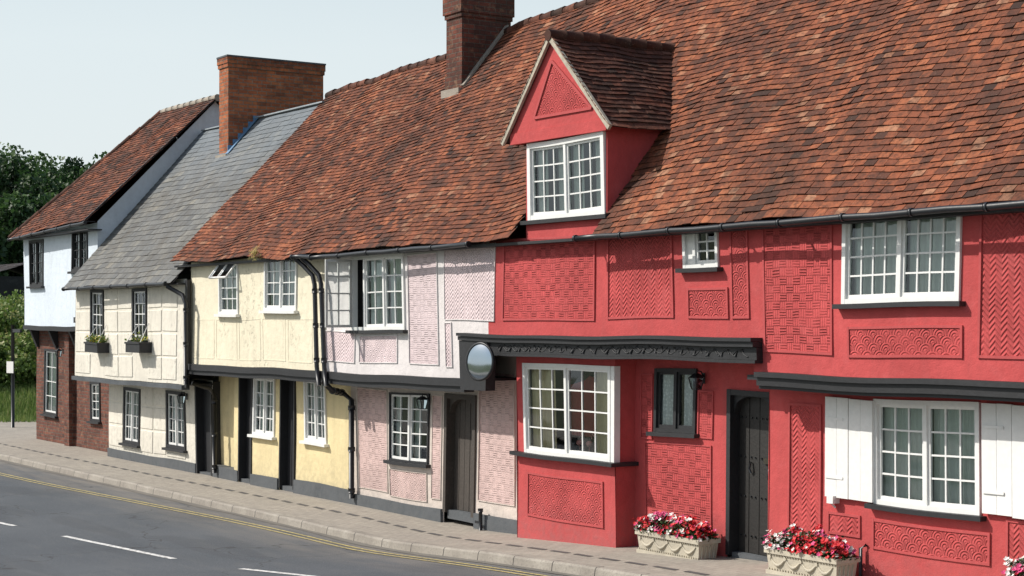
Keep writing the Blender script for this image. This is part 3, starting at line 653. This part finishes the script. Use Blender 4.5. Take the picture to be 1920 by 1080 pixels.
window(H,L,*Y1,YU,1,3,4,sill=M_w,cur='full',fw=.05); window(H,L,*Y2,YU,2,2,4,sill=M_w,cur='full',fw=.05)
window(H,L,*Y3,0,2,2,4,sill=M_w,cur='full',fw=.05); window(H,L,*Y4,0,2,2,4,sill=M_w,cur='full',fw=.05)
for d in (d1,d2): door(H,L,*d,0,M_blk,M_blk,False,3,.05,'narrow black plank door')
mb=MB(); a,b_=Y1[0]+.05,Y1[1]-.05; zt=Y1[3]-.03
for (p,q) in (((a,YU-.02,zt),(b_,YU-.02,zt)),((a,YU-.24,zt-.28),(b_,YU-.24,zt-.28)),((a,YU-.02,zt),(a,YU-.24,zt-.28)),((b_,YU-.02,zt),(b_,YU-.24,zt-.28)),(((a+b_)/2,YU-.02,zt),((a+b_)/2,YU-.24,zt-.28))): mb.tube([p,q],.022,M_w,4)
mb.face([(a,YU-.02,zt),(b_,YU-.02,zt),(b_,YU-.24,zt-.28),(a,YU-.24,zt-.28)],M_glass); mb.build('open_vent',H,L)
mb=MB(); mb.box(XYC,XPY,-.62,-.4,2.25,2.37,M_blk); mb.box(XYC,XPY,-.58,-.4,2.16,2.248,M_blk); mb.build('jetty_beam',H,L)
roofpart(H,L,-32.6,XPY,bias=.03)
gutter(H,L,X(548,-.82),XPY,-.82,4.40,4.38)
mb=MB(); M_moss=leafmat('golden moss',[(0,(.25,.2,.03)),(1,(.5,.42,.10))])
for i in range(160):
    p=Vector((X(478,-.85)+random.gauss(0,.05),-.86+random.gauss(0,.04),4.48+random.gauss(0,.06))); mb.face([p,p+Vector((.04,0,.01)),p+Vector((.03,.02,.04))],M_moss,R())
mb.build('moss_tuft',H,L)
yp=-.62
for (ua,ub) in ((590,594),(602,608)):
    pipe(H,L,[(X(ua-38,-.82),-.80,4.36),(X(ua-30,-.8),-.72,4.25),(X(ua-4,yp),yp,4.06),(X(ua,yp),yp,3.9),(X(ub,yp-.06),yp-.06,2.45),(X(ub+4,yp-.06),yp-.06,2.12)],.042)
xp=X(660,-.08); pipe(H,L,[(X(606,-.66),-.66,2.20),(X(618,-.6),-.55,2.04),(xp-.25,-.14,1.98),(xp,-.09,1.86),(xp,-.09,.12)],.05)
# ================================================================ CREAM HOUSE
xcl,xcu=X(205,0),-39.0
L=((XYC+xcl)/2,0,0); H=thing('cream_house',L,'small cream plastered cottage with block panelling and grey slate roof','house'); YC=-.6
C1=rect(170,195,543,638,YC); C2=rect(250,277,540,638,YC); C3=rect(233,263,727,832,0); C4=rect(312,348,734,842,0)
cd=(X(368,0),X(399,0),.0,Z(385,715,0)); zcj=1.92
def blocks(mb,x0,x1,z0,z1,y,cols,rows,mat,ops):
    for i in range(cols):
        for j in range(rows):
            a=x0+(x1-x0)*i/cols+.022+U(-.008,.01);b=x0+(x1-x0)*(i+1)/cols-.022+U(-.01,.008);c=z0+(z1-z0)*j/rows+.022+U(-.008,.008);d=z0+(z1-z0)*(j+1)/rows-.022+U(-.008,.008)
            e=.012; mb.hexa([(a,y,c),(b,y,c),(b,y,d),(a,y,d),(a+e,y-.016,c+e),(b-e,y-.016,c+e),(b-e,y-.016,d-e),(a+e,y-.016,d-e)],mat)
mw=MB(); mw.wall(xcu,XYC,zcj,4.12,YC,[C1,C2],M_cream)
blocks(mw,xcu+.05,C1[0],zcj+.05,4.0,YC,1,4,M_cream,[]); blocks(mw,C1[1]+.02,C2[0]-.02,zcj+.05,4.0,YC,2,4,M_cream,[]); blocks(mw,C2[1]+.03,XYC-.45,zcj+.05,4.0,YC,2,4,M_cream,[])
mw.face([(xcu,YC,zcj),(xcu,3,zcj),(xcu,3,4.2),(xcu,YC,4.2)],M_cream); mw.box(xcu,XYC,YC+.01,.05,zcj-.01,zcj+.02,M_blk)
mw.build('upper_wall',H,L)
mw=MB(); mw.wall(xcl,XYC,-.2,2.0,0,[C3,C4,(cd[0],cd[1],-1,cd[3])],M_cream)
blocks(mw,xcl+.03,C3[0]-.02,.25,1.85,0,1,3,M_cream,[]); blocks(mw,C3[1]+.02,C4[0]-.02,.25,1.85,0,2,3,M_cream,[]); blocks(mw,C3[0],C3[1],.22,C3[2]-.08,0,1,1,M_cream,[]); blocks(mw,C4[0],C4[1],.22,C4[2]-.08,0,1,1,M_cream,[])
mw.face([(xcl,0,-.2),(xcl,3,-.2),(xcl,3,2),(xcl,0,2)],M_cream); mw.face([(xcl,6,-.2),(XYC,6,-.2),(XYC,6,4),(xcl,6,4)],M_cream)
mw.build('lower_wall',H,L)
plinths(H,L,[(xcl,cd[0]-.02,-.04,.02,-.15,.2)])
for c,r in ((C1,4),(C2,4),(C3,4),(C4,4)): window(H,L,*c,YC if c in(C1,C2) else 0,1 if c in (C1,C2) else 2,3 if c in(C1,C2) else 2,r,fm=M_blk,bm=M_w,sill=M_blk,cur='none' if c in(C1,C2) else 'full',fw=.07)
door(H,L,*cd,0,M_blk,M_blk,False,3,.07,'black plank door in shadow')
mb=MB(); mb.box(xcu,XYC-.02,YC-.08,YC+.1,zcj-.1,zcj-.012,M_plinth); mb.build('jetty_beam',H,L)
mb=MB(); xq=X(350,YC-.05); mb.box(xq-.04,XYC,YC-.03,YC+.04,zcj-.05,4.1,M_blk); mb.build('corner_post',H,L)
def cs(x,f): return (x,-.85+f*3.55,4.06+f*3.94+.05*noise.noise(Vector((x*.5,f*2,7)))+.012*noise.noise(Vector((x*2,f*6,3))))
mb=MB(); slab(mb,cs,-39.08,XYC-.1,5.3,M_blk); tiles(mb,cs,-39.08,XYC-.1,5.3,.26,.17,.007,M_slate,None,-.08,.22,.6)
mb.face([(-39.08,2.7,8.0),(XYC,2.7,8.0),(XYC,6.4,4),(-39.08,6.4,4)],M_slate); mb.box(-39.05,XYC,-.78,-.55,4.0,4.03,M_blk)
mb.beam((-39.0,2.7,8.02),(XYC-.2,2.7,8.02),.13,.03,M_leadg,up=Vector((0,0,1)))
mb.build('roof',H,L,wp=False)
gutter(H,L,-38.9,XYC-.35,-.92,4.0,4.02)
q0,q1=X(411,1.97),X(428,1.97)
chimney(H,L,q0,q1,1.97,4.45,6.6,9.42,M_br1,[(9.18,9.27,.025),(9.27,9.42,.04)])
mb=MB(); mb.box(q0-.05,q1+.05,1.92,4.5,9.422,9.46,M_plinth,seg=0); mb.build('chimney_cap',H,L,wp=False)
mb=MB()
for k in range(6):
    y=1.95+k*.13; zz=cs(q1,(y+.85)/3.55)[2]; mb.box(q1+.002,q1+.02,y,y+.13,zz-.05,zz+.2,M_lead,seg=0)
mb.beam((q1+.09,1.9,cs(q1,.775)[2]+.03),(q1+.09,2.7,8.06),.14,.02,M_lead,up=Vector((0,-.7,.7))); mb.box(q0-.03,q1+.05,1.88,1.965,cs(q1,.76)[2]-.04,cs(q1,.76)[2]+.10,M_mort,seg=0)
mb.build('flashing',H,L,wp=False)
xq=X(350,-.68); pipe(H,L,[(X(312,-.92),-.9,3.96),(xq-.12,-.72,3.78),(xq,-.70,3.6),(xq,-.70,1.95)],.045); xq=X(402,-.08); pipe(H,L,[(X(358,-.68),-.66,1.98),(X(385,-.4),-.3,1.86),(xq,-.08,1.7),(xq,-.08,.1)],.045)
def fbox(x,z,i):
    o=thing('window_box',(x,YC-.12,z),'black timber flower box hanging by chains below a cottage window' if i else 'black timber flower box with yellow green foliage under a cottage window','window box','window boxes on the cream cottage')
    mb=MB(); L2=(x,YC-.12,z); mb.box(x-.42,x+.42,YC-.30,YC-.02,z-.22,z,M_blk,seg=0); mb.box(x-.44,x+.44,YC-.32,YC-.02,z-.03,z+.01,M_blk,seg=0); mb.build('box_body',o,L2)
    mb=MB()
    for k in range(260 if i==0 else 90):
        p=Vector((x+U(-.4,.4),YC-.16+random.gauss(0,.07),z+.02+abs(random.gauss(0,.06)))); q=Vector((U(-1,1),U(-1,1),U(-.3,1))).normalized()*.05; r=Vector((U(-1,1),U(-1,1),U(-1,1))).normalized()*.03
        mb.face([p,p+q+r,p+q*1.6,p+q-r],M_leaf2 if k%4 else M_fy,R())
    mb.build('foliage',o,L2)
    for s in(-.4,.4): mb=MB(); mb.tube([(x+s,YC-.28,z),(x+s*.7,YC-.03,z+.42)],.008,M_w,5); mb.build('chain',o,L2)
for i,(ua,ub) in enumerate(((148,192),(222,277))): fbox((X(ua,YC-.3)+X(ub,YC-.3))/2,Z((ua+ub)/2,642,YC-.2),i)
# ================================================================ WHITE HOUSE
wl,wr=X(45,0),-39.12; L=((wl+wr)/2,0,0); H=thing('white_house',L,'white rendered house on brown brick ground floor with tiled roof','house')
A1=rect(57,83,450,537,0); A2=rect(135,164,430,508,0); B1=rect(84,108,655,778,.35); B2=rect(170,189,716,790,.35)
mw=MB(); mw.wall(wl,wr,3.1,5.62,0,[A1,A2],M_white)
mw.face([(wr,0,3.1),(wr,6.2,3.1),(wr,6.2,5.65),(wr,3.06,8.8),(wr,0,5.65)],M_white); mw.face([(wl,0,3.1),(wl,6.2,3.1),(wl,6.2,5.6),(wl,0,5.6)],M_white); mw.face([(wl,6.2,0),(wr,6.2,0),(wr,6.2,5.6),(wl,6.2,5.6)],M_white); mw.build('upper_wall',H,L)
mw=MB(); mw.wall(wl,wr+1.2,-.2,3.1,.35,[B1,B2],M_br3); mw.face([(wl,.35,-.2),(wl,6.2,-.2),(wl,6.2,3.1),(wl,.35,3.1)],M_br3)
xx=X(128,.3); mw.box(xx,xx+.35,.2,.36,-.1,3.08,M_br3)
mw.box(wl,wr,-.04,.36,2.98,3.10,M_blk); mw.build('lower_wall',H,L)
for uu in (60,95,135):
    mb=MB(); xx=X(uu,.2); mb.hexa([(xx,.1,2.98),(xx+.14,.1,2.98),(xx+.14,.34,2.98),(xx,.34,2.98),(xx,.30,2.5),(xx+.14,.30,2.5),(xx+.14,.34,2.5),(xx,.34,2.5)],M_blk); mb.build('jetty_bracket',H,L)
for c,y in ((A1,0),(A2,0),(B1,.35),(B2,.35)): window(H,L,*c,y,2 if y==0 else 1,2,4,fm=M_blk,bm=M_w if y else M_blk,sill=M_blk,cur='full',fw=.06)
def wz(x): return interp([(-45.2,5.48),(-38.9,5.70)],x)
def wsf(x,f): return (x,-.32+f*3.38,wz(x)+(8.9-wz(x))*f+.05*noise.noise(Vector((x*.7,f*2,17))))
HX=-42.65
sh=lambda p:p.x< -45.15+(HX+45.15)*((p.y+.32)/3.38)
mb=MB(); slab(mb,wsf,-45.15,-38.93,4.8,M_blk,sh); tiles(mb,wsf,-45.15,-38.93,4.8,.172,.11,.012,M_tile,sh,-.14)
ridge_tiles(mb,[(HX,3.06,8.88),(-38.93,3.06,8.88)],.085,M_mort,.4); ridge_tiles(mb,[(-45.15,-.32,5.48),(HX,3.06,8.88)],.085,M_tileD,.35)
mb.face([(-45.15,-.32,5.48),(-45.15,6.4,5.48),(HX,3.06,8.9)],M_tileD); mb.face([(-45.15,6.4,5.5),(-38.93,6.4,5.5),(-38.93,3.06,8.9),(HX,3.06,8.9)],M_tileD)
mb.beam((-38.98,-.34,wz(-38.9)-.04),(-38.98,3.06,8.86),.04,.05,M_blk,up=Vector((0,-.7,.7))); mb.box(-45.1,-38.95,-.3,.05,5.44,5.47,M_blk)
mb.build('roof',H,L,wp=False); gutter(H,L,-45.1,-39.0,-.36,5.44,5.62)

# ---------------------------------------------------------------- street objects
mc=Vector((X(899,-.86),-.86,Z(899,678,-.86))); o=thing('traffic_mirror',mc,'round convex traffic mirror with black housing fixed to canopy end','mirror')
nn=Vector((.22,-.97,.06)).normalized(); e1=Vector((nn.y,-nn.x,0)).normalized(); e2=nn.cross(e1)
def disc(mb,rr,ds,mat,close=True):
    n=40;rings=[]
    for r,d in zip(rr,ds):
        b=len(mb.v)
        for k in range(n):
            t=2*math.pi*k/n; mb.v.append(tuple(mc+e1*r*math.cos(t)+e2*r*math.sin(t)+nn*d))
        rings.append(b)
    for i in range(len(rings)-1):
        for k in range(n): k2=(k+1)%n; mb.idx((rings[i]+k,rings[i]+k2,rings[i+1]+k2,rings[i+1]+k),mat,.5,True)
    if close: mb.idx([rings[-1]+k for k in range(n)],mat,.5,True)
mb=MB(); disc(mb,[.255,.2,.13,.06,.001],[.0,.016,.026,.031,.032],M_mir); mb.build('mirror_face',o,mc,wp=False)
mb=MB(); disc(mb,[.255,.275,.29,.285,.2,.05],[.006,.012,.0,-.03,-.09,-.13],M_pipe); mb.tube([mc-nn*.1,mc+Vector((-.1,.3,0))],.03,M_pipe); mb.build('mirror_housing',o,mc,wp=False)
def lantern(p,label):
    o=thing('wall_lantern',p,label,'lamp','wall lanterns on the cottages'); x,y,z=p; L2=p; mb=MB(); k_=.72
    mb.tube([(x,y,z+.03),(x,y-.05,z+.11),(x,y-.12,z+.12),(x,y-.12,z+.08)],.009,M_pipe,6); mb.box(x-.03,x+.03,y-.012,y,z-.05,z+.09,M_pipe,seg=0); mb.build('bracket',o,L2,wp=False)
    mb=MB(); yy=y-.12
    def ring(r,zz): r*=k_; zz=z+(zz-z)*k_; return [(x-r,yy-r,zz),(x+r,yy-r,zz),(x+r,yy+r,zz),(x-r,yy+r,zz)]
    a,b=ring(.06,z-.16),ring(.095,z+.04)
    for k in range(4): mb.beam(a[k],b[k],.012,.012,M_pipe,up=Vector((0,-1,0.01)))
    mb.hexa(ring(.062,z-.175)+ring(.062,z-.16),M_pipe); mb.hexa(ring(.11,z+.04)+ring(.03,z+.12),M_pipe); mb.build('lantern_cage',o,L2,wp=False)
    mb=MB(); mb.hexa(ring(.055,z-.158)+ring(.088,z+.038),M_glass); mb.build('lantern_glass',o,L2,wp=False)
lantern((X(1322,0),-.02,Z(1322,712,0)),'black lantern on bracket beside small window of red house')
lantern((X(806,0),-.02,Z(803,752,0)),'black lantern on bracket beside pink cottage window')
lantern((X(120,.35),.33,Z(120,660,.35)),'small black lantern on brick wall under jetty')
lantern((X(352,0),-.02,Z(352,745,0)),'black lantern beside the cream cottage door')
# planters
def planter(x0,x1,yf,label):
    xm=(x0+x1)/2; yb=yf+.34; gz=min(g(x0),g(x1))+.0; Lp=(xm,(yf+yb)/2,gz); o=thing('flower_planter',Lp,label,'planter','stone flower troughs on the pavement')
    mb=MB(); t=.05; h=.30
    mb.hexa([(x0+t,yf+.03,gz),(x1-t,yf+.03,gz),(x1-t,yb-.03,gz),(x0+t,yb-.03,gz),(x0+.02,yf+.01,gz+h-.06),(x1-.02,yf+.01,gz+h-.06),(x1-.02,yb-.01,gz+h-.06),(x0+.02,yb-.01,gz+h-.06)],M_stone)
    mb.box(x0,x1,yf-.015,yf+.035,gz+h-.058,gz+h,M_stone,seg=0); mb.box(x0,x1,yb-.035,yb+.015,gz+h-.058,gz+h,M_stone,seg=0); mb.box(x0,x0+.05,yf+.036,yb-.036,gz+h-.058,gz+h-.002,M_stone,seg=0); mb.box(x1-.05,x1,yf+.036,yb-.036,gz+h-.058,gz+h-.002,M_stone,seg=0)
    mb.box(x0+.02,x1-.02,yf-.005,yb+.005,gz-.05,gz+.045,M_stone,seg=0)
    ns=4; ww=(x1-x0-.16)/ns
    for s in range(ns):
        a=x0+.08+s*ww; pts=[(a+ww*k/8,yf+.012,gz+h-.10-.09*math.sin(math.pi*k/8)) for k in range(9)]
        mb.tube(pts,[.008,.012,.016,.02,.022,.02,.016,.012,.008],M_stone,6); mb.tube([(a,yf+.025,gz+h-.10),(a,yf-.004,gz+h-.10)],.024,M_stone,8)
    n=int((x1-x0-.1)/.045)
    for k in range(n+1):
        xx=x0+.05+(x1-x0-.1)*k/n; mb.tube([(xx,yf+.02,gz+h-.072),(xx,yf+.0,gz+h-.072)],.010,M_stone,5); mb.tube([(xx,yf+.03,gz+.06),(xx,yf+.012,gz+.06)],.012,M_stone,5)
    for k in range(4):
        yy=yf+.07+k*.066; mb.tube([(x1-.04,yy,gz+.055),(x1-.018,yy,gz+h-.085)],.012,M_stone,6)
    mb.build('trough',o,Lp,wp=False)
    mb=MB(); mb.face([(x0+.05,yf+.04,gz+h-.03),(x1-.05,yf+.04,gz+h-.03),(x1-.05,yb-.04,gz+h-.03),(x0+.05,yb-.04,gz+h-.03)],M_soil)
    def topz(x,y): 
        a=(x-xm)/((x1-x0)/2); return gz+h+.03+.24*max(0,1-abs(a)**4)*(.8+.5*noise.noise(Vector((x*5,y*5,2))))
    for k in range(1900):
        x=U(x0+.0,x1-.0);y=U(yf-.03,yb-.0); z=gz+h-.03+(topz(x,y)-gz-h+.0)*R()**.6
        p=Vector((x,y,z)); q=Vector((U(-1,1),U(-1,1),U(-.2,1))).normalized()*U(.025,.045); r=q.cross(Vector((U(-1,1),U(-1,1),1))).normalized()*.02
        mb.face([p,p+q*.5+r,p+q,p+q*.5-r],M_leaf,R())
    mb.build('leaves',o,Lp,wp=False)
    mb=MB()
    for k in range(760):
        x=U(x0+.0,x1-.0);y=U(yf-.05,yb-.02); z=topz(x,y)-R()*.05 if y>yf+.03 else gz+h+U(.0,.20)
        cl=noise.noise(Vector((x*4.2,y*2,5))); mt=M_fr if cl<-.02 else (M_fw if cl<.12 else M_fp)
        if R()<.22: mt=random.choice((M_fr,M_fp,M_fp,M_fw))
        c=Vector((x,y,z)); nd=Vector((U(-.6,.6),U(-1,.0),U(.3,1))).normalized(); a=nd.cross(Vector((1,0,.1))).normalized(); bb=nd.cross(a); rr=U(.018,.031)
        for j in range(5):
            t=j*2*math.pi/5+k; d=a*math.cos(t)+bb*math.sin(t); e=a*math.cos(t+.62)+bb*math.sin(t+.62); f=a*math.cos(t-.62)+bb*math.sin(t-.62)
            mb.face([c,c+f*rr*.8+nd*.006,c+d*rr*1.15+nd*.012,c+e*rr*.8+nd*.006],mt)
    mb.build('flowers',o,Lp,wp=False)
planter(X(1192,-.50),X(1311,-.50),-.50,'carved stone trough of red white and pink flowers beside bay')
planter(X(1434,-.70),X(1570,-.70),-.70,'carved stone trough of scarlet and magenta flowers beside black door')
planter(X(1884,-.62),X(2020,-.62),-.62,'carved stone trough of pink flowers under shuttered window')
px=X(903,-.1); o=thing('boot_scraper',(px,-.12,g(px)),'short black iron boot scraper post beside oak door','boot scraper')
mb=MB(); mb.tube([(px,-.12,g(px)-.02),(px,-.12,g(px)+.3)],.03,M_pipe); mb.tube([(px,-.12,g(px)+.29),(px,-.12,g(px)+.34)],.042,M_pipe); mb.box(px-.16,px,-.125,-.115,g(px)+.1,g(px)+.14,M_pipe,seg=0); mb.build('post',o,(px,-.12,g(px)),wp=False)
for uu in (1088,1106):
    yq=-.27; x=X(uu,yq); z=zb+.06; o=thing('flamingo_ornament',(x,yq,z),'small pink bird ornament standing inside the bay window','ornament','bird ornaments in the bay window')
    mb=MB(); mb.tube([(x-.01,yq,z),(x-.01,yq,z+.12)],.006,M_fl,6); mb.tube([(x-.08,yq,z+.13),(x-.03,yq,z+.14),(x+.02,yq,z+.15),(x+.045,yq,z+.17)],[.012,.042,.038,.014],M_fl,10); mb.tube([(x+.03,yq,z+.16),(x+.06,yq,z+.20),(x+.035,yq,z+.24),(x+.045,yq,z+.275),(x+.08,yq,z+.27),(x+.095,yq,z+.245)],[.013,.010,.010,.014,.012,.005],M_fl,8); mb.build('bird_body',o,(x,yq,z),wp=False)
def gp(u,d):
    t=(u-960)/FPX; return (d*(-C_+t*S_), d*(S_+t*C_)-D0)
sx,sy=gp(24,50); o=thing('signpost',(sx,sy,0),'black metal post with finger arm and white paper notice','signpost')
mb=MB(); mb.tube([(sx,sy,-.2),(sx,sy,3.1)],.055,M_pipe); mb.build('post',o,(sx,sy,0),wp=False)
mb=MB(); mb.box(sx,sx+.8,sy-.03,sy+.03,2.88,2.98,M_pipe,seg=0); mb.build('arm',o,(sx,sy,0),wp=False)
mb=MB(); mb.box(-.17,.17,-.005,.005,1.65,2.0,M_w,seg=0); ob=mb.build('notice',o,(0,0,0),wp=False)
ob.rotation_euler=(0,0,math.radians(18)); ob.location=(.02,-.09,0)
nx=X(151,-.05); nzv=Z(151,600,-.05); o=thing('street_name_sign',(nx,-.05,nzv),'small black street name plate with white lettering on white wall','street sign')
mb=MB(); mb.box(nx-.5,nx+.5,-.06,-.04,nzv-.07,nzv+.07,M_blk,seg=0); mb.build('plate',o,(nx,-.05,nzv),wp=False)
tc=bpy.data.curves.new('lettering','FONT'); tc.body='CASTLE ST'; tc.size=.15; tc.align_x='CENTER'; tc.align_y='CENTER'; tc.extrude=.002
tt=bpy.data.objects.new('text_source',tc); bpy.context.collection.objects.link(tt); bpy.context.view_layer.update()
me=bpy.data.meshes.new_from_object(tt.evaluated_get(bpy.context.evaluated_depsgraph_get())); bpy.data.objects.remove(tt); me.materials.clear(); me.materials.append(M_w)
t=bpy.data.objects.new('lettering',me); bpy.context.collection.objects.link(t); t.parent=o; t.location=(0,-.016,0); t.rotation_euler=(math.pi/2,0,0)

# ---------------------------------------------------------------- vegetation
def leafblob(mb,c,rx,ry,rz,n,size,mat,lo=0.,hi=1.):
    for k in range(n):
        while True:
            v=Vector((U(-1,1),U(-1,1),U(-1,1)))
            if .25<v.length<1: break
        v=v.normalized()*(v.length**.5)
        p=Vector(c)+Vector((v.x*rx,v.y*ry,v.z*rz)); q=Vector((U(-1,1),U(-1,1),U(-1,1))).normalized()*size*U(.6,1.3); r=q.cross(Vector((U(-1,1),U(-1,1),U(-1,1)))).normalized()*size*.5
        mb.face([p,p+q*.5+r,p+q,p+q*.5-r],mat,min(1,max(0,lo+(hi-lo)*(.5*R()+.35+.25*v.z))))
def tree(x,y,h,w,seed,label):
    random.seed(seed); o=thing('tree',(x,y,-.15),label,'tree','trees beyond the end of the street'); Lp=(x,y,-.15)
    mb=MB(); mb.tube([(x,y,-.3),(x+.1,y,h*.25),(x,y+.1,h*.5),(x+.2,y,h*.8)],[.35,.28,.2,.06],M_bark,8)
    tips=[]
    for k in range(9):
        t=U(0,6.28); z0=h*U(.25,.6); e=(x+math.cos(t)*w*.6,y+math.sin(t)*w*.6,z0+h*U(.1,.3)); mb.tube([(x,y,z0),((x+e[0])/2,(y+e[1])/2,(z0+e[2])/2+.3),e],[.13,.09,.03],M_bark,6); tips.append(e)
    mb.build('trunk',o,Lp,wp=False)
    mb=MB()
    for e in tips: leafblob(mb,e,w*.36,w*.36,h*.10,260,.3,M_leaf,0,.7)
    for k in range(58):
        t=U(0,6.28); r=w*U(.1,.9)**.8; zz=h*U(.22,.92); lim=math.sqrt(max(.08,1-((zz/h-.52)/.52)**2)); s=U(.16,.30)
        leafblob(mb,(x+math.cos(t)*r*lim,y+math.sin(t)*r*lim,zz),w*s,w*s,h*s*.34,210,.27,M_leaf,0,U(.5,1.15))
    mb.build('crown',o,Lp,wp=False)
for i,(u,d,top,w) in enumerate([(-50,104,275,5.5),(8,110,270,6.0),(45,106,285,5.0),(80,112,308,4.8),(118,116,316,4.6),(160,110,312,4.4),(196,112,294,4.4),(245,118,330,5),(300,120,340,5),(35,92,360,4.4),(-20,90,370,4.4),(95,96,365,4.2)]):
    x,y=gp(u,d); h=3.3+(597-top)*d/FPX; tree(x,y,h+.2,w,100+i,'broad dark green leafy tree beyond the houses')
random.seed(5)
for i,(u,d,top,w) in enumerate([(0,64,560,2.4),(45,63,575,2.0),(-45,64,560,2.6),(22,68,548,2.6),(70,68,555,2.2),(60,60,640,1.4),(8,61,625,1.6),(-25,60,640,1.6)]):
    x,y=gp(u,d); h=3.3+(597-top)*d/FPX; o=thing('shrub',(x,y,-.1),'sunlit wild green shrub on the grass bank','shrub','shrubs on the grass bank'); mb=MB()
    for k in range(5): t=U(0,6.28); mb.tube([(x,y,-.2),(x+math.cos(t)*w*.5,y+math.sin(t)*w*.5,h*.7)],[.05,.015],M_bark,5)
    mb.build('stems',o,(x,y,-.1),wp=False); mb=MB()
    for k in range(26): leafblob(mb,(x+U(-.7,.7)*w,y+U(-.7,.7)*w,h*U(.15,.88)),w*.35,w*.35,h*.15,190,.14,M_leaf2,0,U(.6,1.2))
    mb.build('crown',o,(x,y,-.1),wp=False)
def bankz(d): return -.14+1.5*max(0,min(1,(d-54)/10))**.9
mb=MB(); N=24
for j in range(9):
    for i in range(N+1):
        u=-260+i*14.6; d=52+j*2.6; x,y=gp(u,d); mb.v.append((x,y,bankz(d)+.1*noise.noise(Vector((x*.6,y*.6,0)))*(j>0)))
for j in range(8):
    for i in range(N): a=j*(N+1)+i; mb.idx((a,a+1,a+N+2,a+N+1),M_grass,.5,True)
o=mb.build('bank',wp=False); o['kind']='structure'
mb=MB()
for k in range(16000):
    u=U(-80,78); d=U(52.5,64); x,y=gp(u,d)
    z=bankz(d)-.05; h=U(.12,.42); t=U(0,6.28); mb.face([(x,y,z),(x+.05*math.cos(t),y+.05*math.sin(t),z),(x+U(-.1,.1),y+U(-.1,.1),z+h)],M_leaf2,U(.3,1))
o=mb.build('grass',wp=False); o['kind']='stuff'; o['label']='tall rough grass on the bank beside the road'
mb=MB(); N=40
for j in range(9):
    for i in range(N+1):
        u=-300+i*20; d=125+j*14; x,y=gp(u,d); zt=-.3+9.5*math.sin(min(1,j/7)*math.pi/2)*(.85+.2*noise.noise(Vector((i*.25,j*.3,0)))); mb.v.append((x,y,zt))
for j in range(8):
    for i in range(N): a=j*(N+1)+i; mb.idx((a,a+1,a+N+2,a+N+1),M_grass,.5,True)
o=mb.build('hill',wp=False); o['kind']='structure'
x,y=gp(8,78); o=thing('outbuilding',(x,y,0),'low dark weatherboarded outbuilding with slate roof by the trees','outbuilding'); Lo=(x,y,0)
zt=3.3+(597-520)*78/FPX; zr=3.3+(597-497)*78/FPX
M_sd=tilemat('dark slates',[(0,(.03,.035,.04)),(1,(.07,.075,.08))],.1)
mb=MB(); mb.box(x-4,x+2,y-1.5,y+3,-.2,zt,M_shed,seg=0); mb.build('wall',o,Lo,wp=False)
mb=MB(); osf=lambda a,f:(a,y-1.8+f*2.5,zt-.1+(zr-zt+.2)*f); tiles(mb,osf,x-4.2,x+2.2,2.6,.3,.25,.01,M_sd); slab(mb,osf,x-4.2,x+2.2,2.6,M_sd); mb.face([(x-4.2,y+.7,zr+.1),(x+2.2,y+.7,zr+.1),(x+2.2,y+3.3,zt-.1),(x-4.2,y+3.3,zt-.1)],M_sd); mb.build('roof',o,Lo,wp=False)

# ---------------------------------------------------------------- light & camera
EL=math.radians(42); AZ=math.radians(38)
S=Vector((-math.sin(AZ)*math.cos(EL),-math.cos(AZ)*math.cos(EL),math.sin(EL)))
sd=bpy.data.lights.new('sun','SUN'); sd.energy=4.9; sd.angle=math.radians(.5); sd.color=(1,.955,.88)
so=bpy.data.objects.new('sun',sd); bpy.context.collection.objects.link(so); so.rotation_euler=S.to_track_quat('Z','Y').to_euler(); so.location=(-30,-30,30)
w=bpy.data.worlds.new('World'); bpy.context.scene.world=w; w.use_nodes=True; nt=w.node_tree
sk=nt.nodes.new('ShaderNodeTexSky'); sk.sky_type='NISHITA'; sk.sun_disc=False; sk.sun_elevation=EL; sk.sun_rotation=math.radians(218); sk.air_density=1.0; sk.dust_density=2.5; sk.ozone_density=1.0
tcn=nt.nodes.new('ShaderNodeTexCoord'); sp=nt.nodes.new('ShaderNodeSeparateXYZ'); nt.links.new(tcn.outputs['Generated'],sp.inputs[0])
hz=mr(nt,sp.outputs[2],.16,.52,.97,.05)
cn=nz(nt,vm(nt,tcn.outputs['Generated'],(1,1,3)),2.2,4); hz2=mth(nt,'MULTIPLY',hz,mr(nt,cn,.3,.7,.94,1.))
hc=mix(nt,mr(nt,sp.outputs[2],0.,.30),(7.0,7.4,7.4),(6.0,7.0,7.4))
col=mix(nt,hz2,sk.outputs[0],hc)
bg=nt.nodes['Background']; nt.links.new(col,bg.inputs[0]); bg.inputs[1].default_value=.12
cd_=bpy.data.cameras.new('camera'); co=bpy.data.objects.new('camera',cd_); bpy.context.collection.objects.link(co); bpy.context.scene.camera=co
co.location=(0,-D0,CZ); co.rotation_euler=(math.pi/2,0,math.atan2(C_,S_)); cd_.sensor_width=36; cd_.lens=FPX/1920*36; cd_.shift_y=57/1920; cd_.clip_end=4000
sc=bpy.context.scene; sc.view_settings.view_transform='Standard'; sc.view_settings.look='None'; sc.view_settings.exposure=0
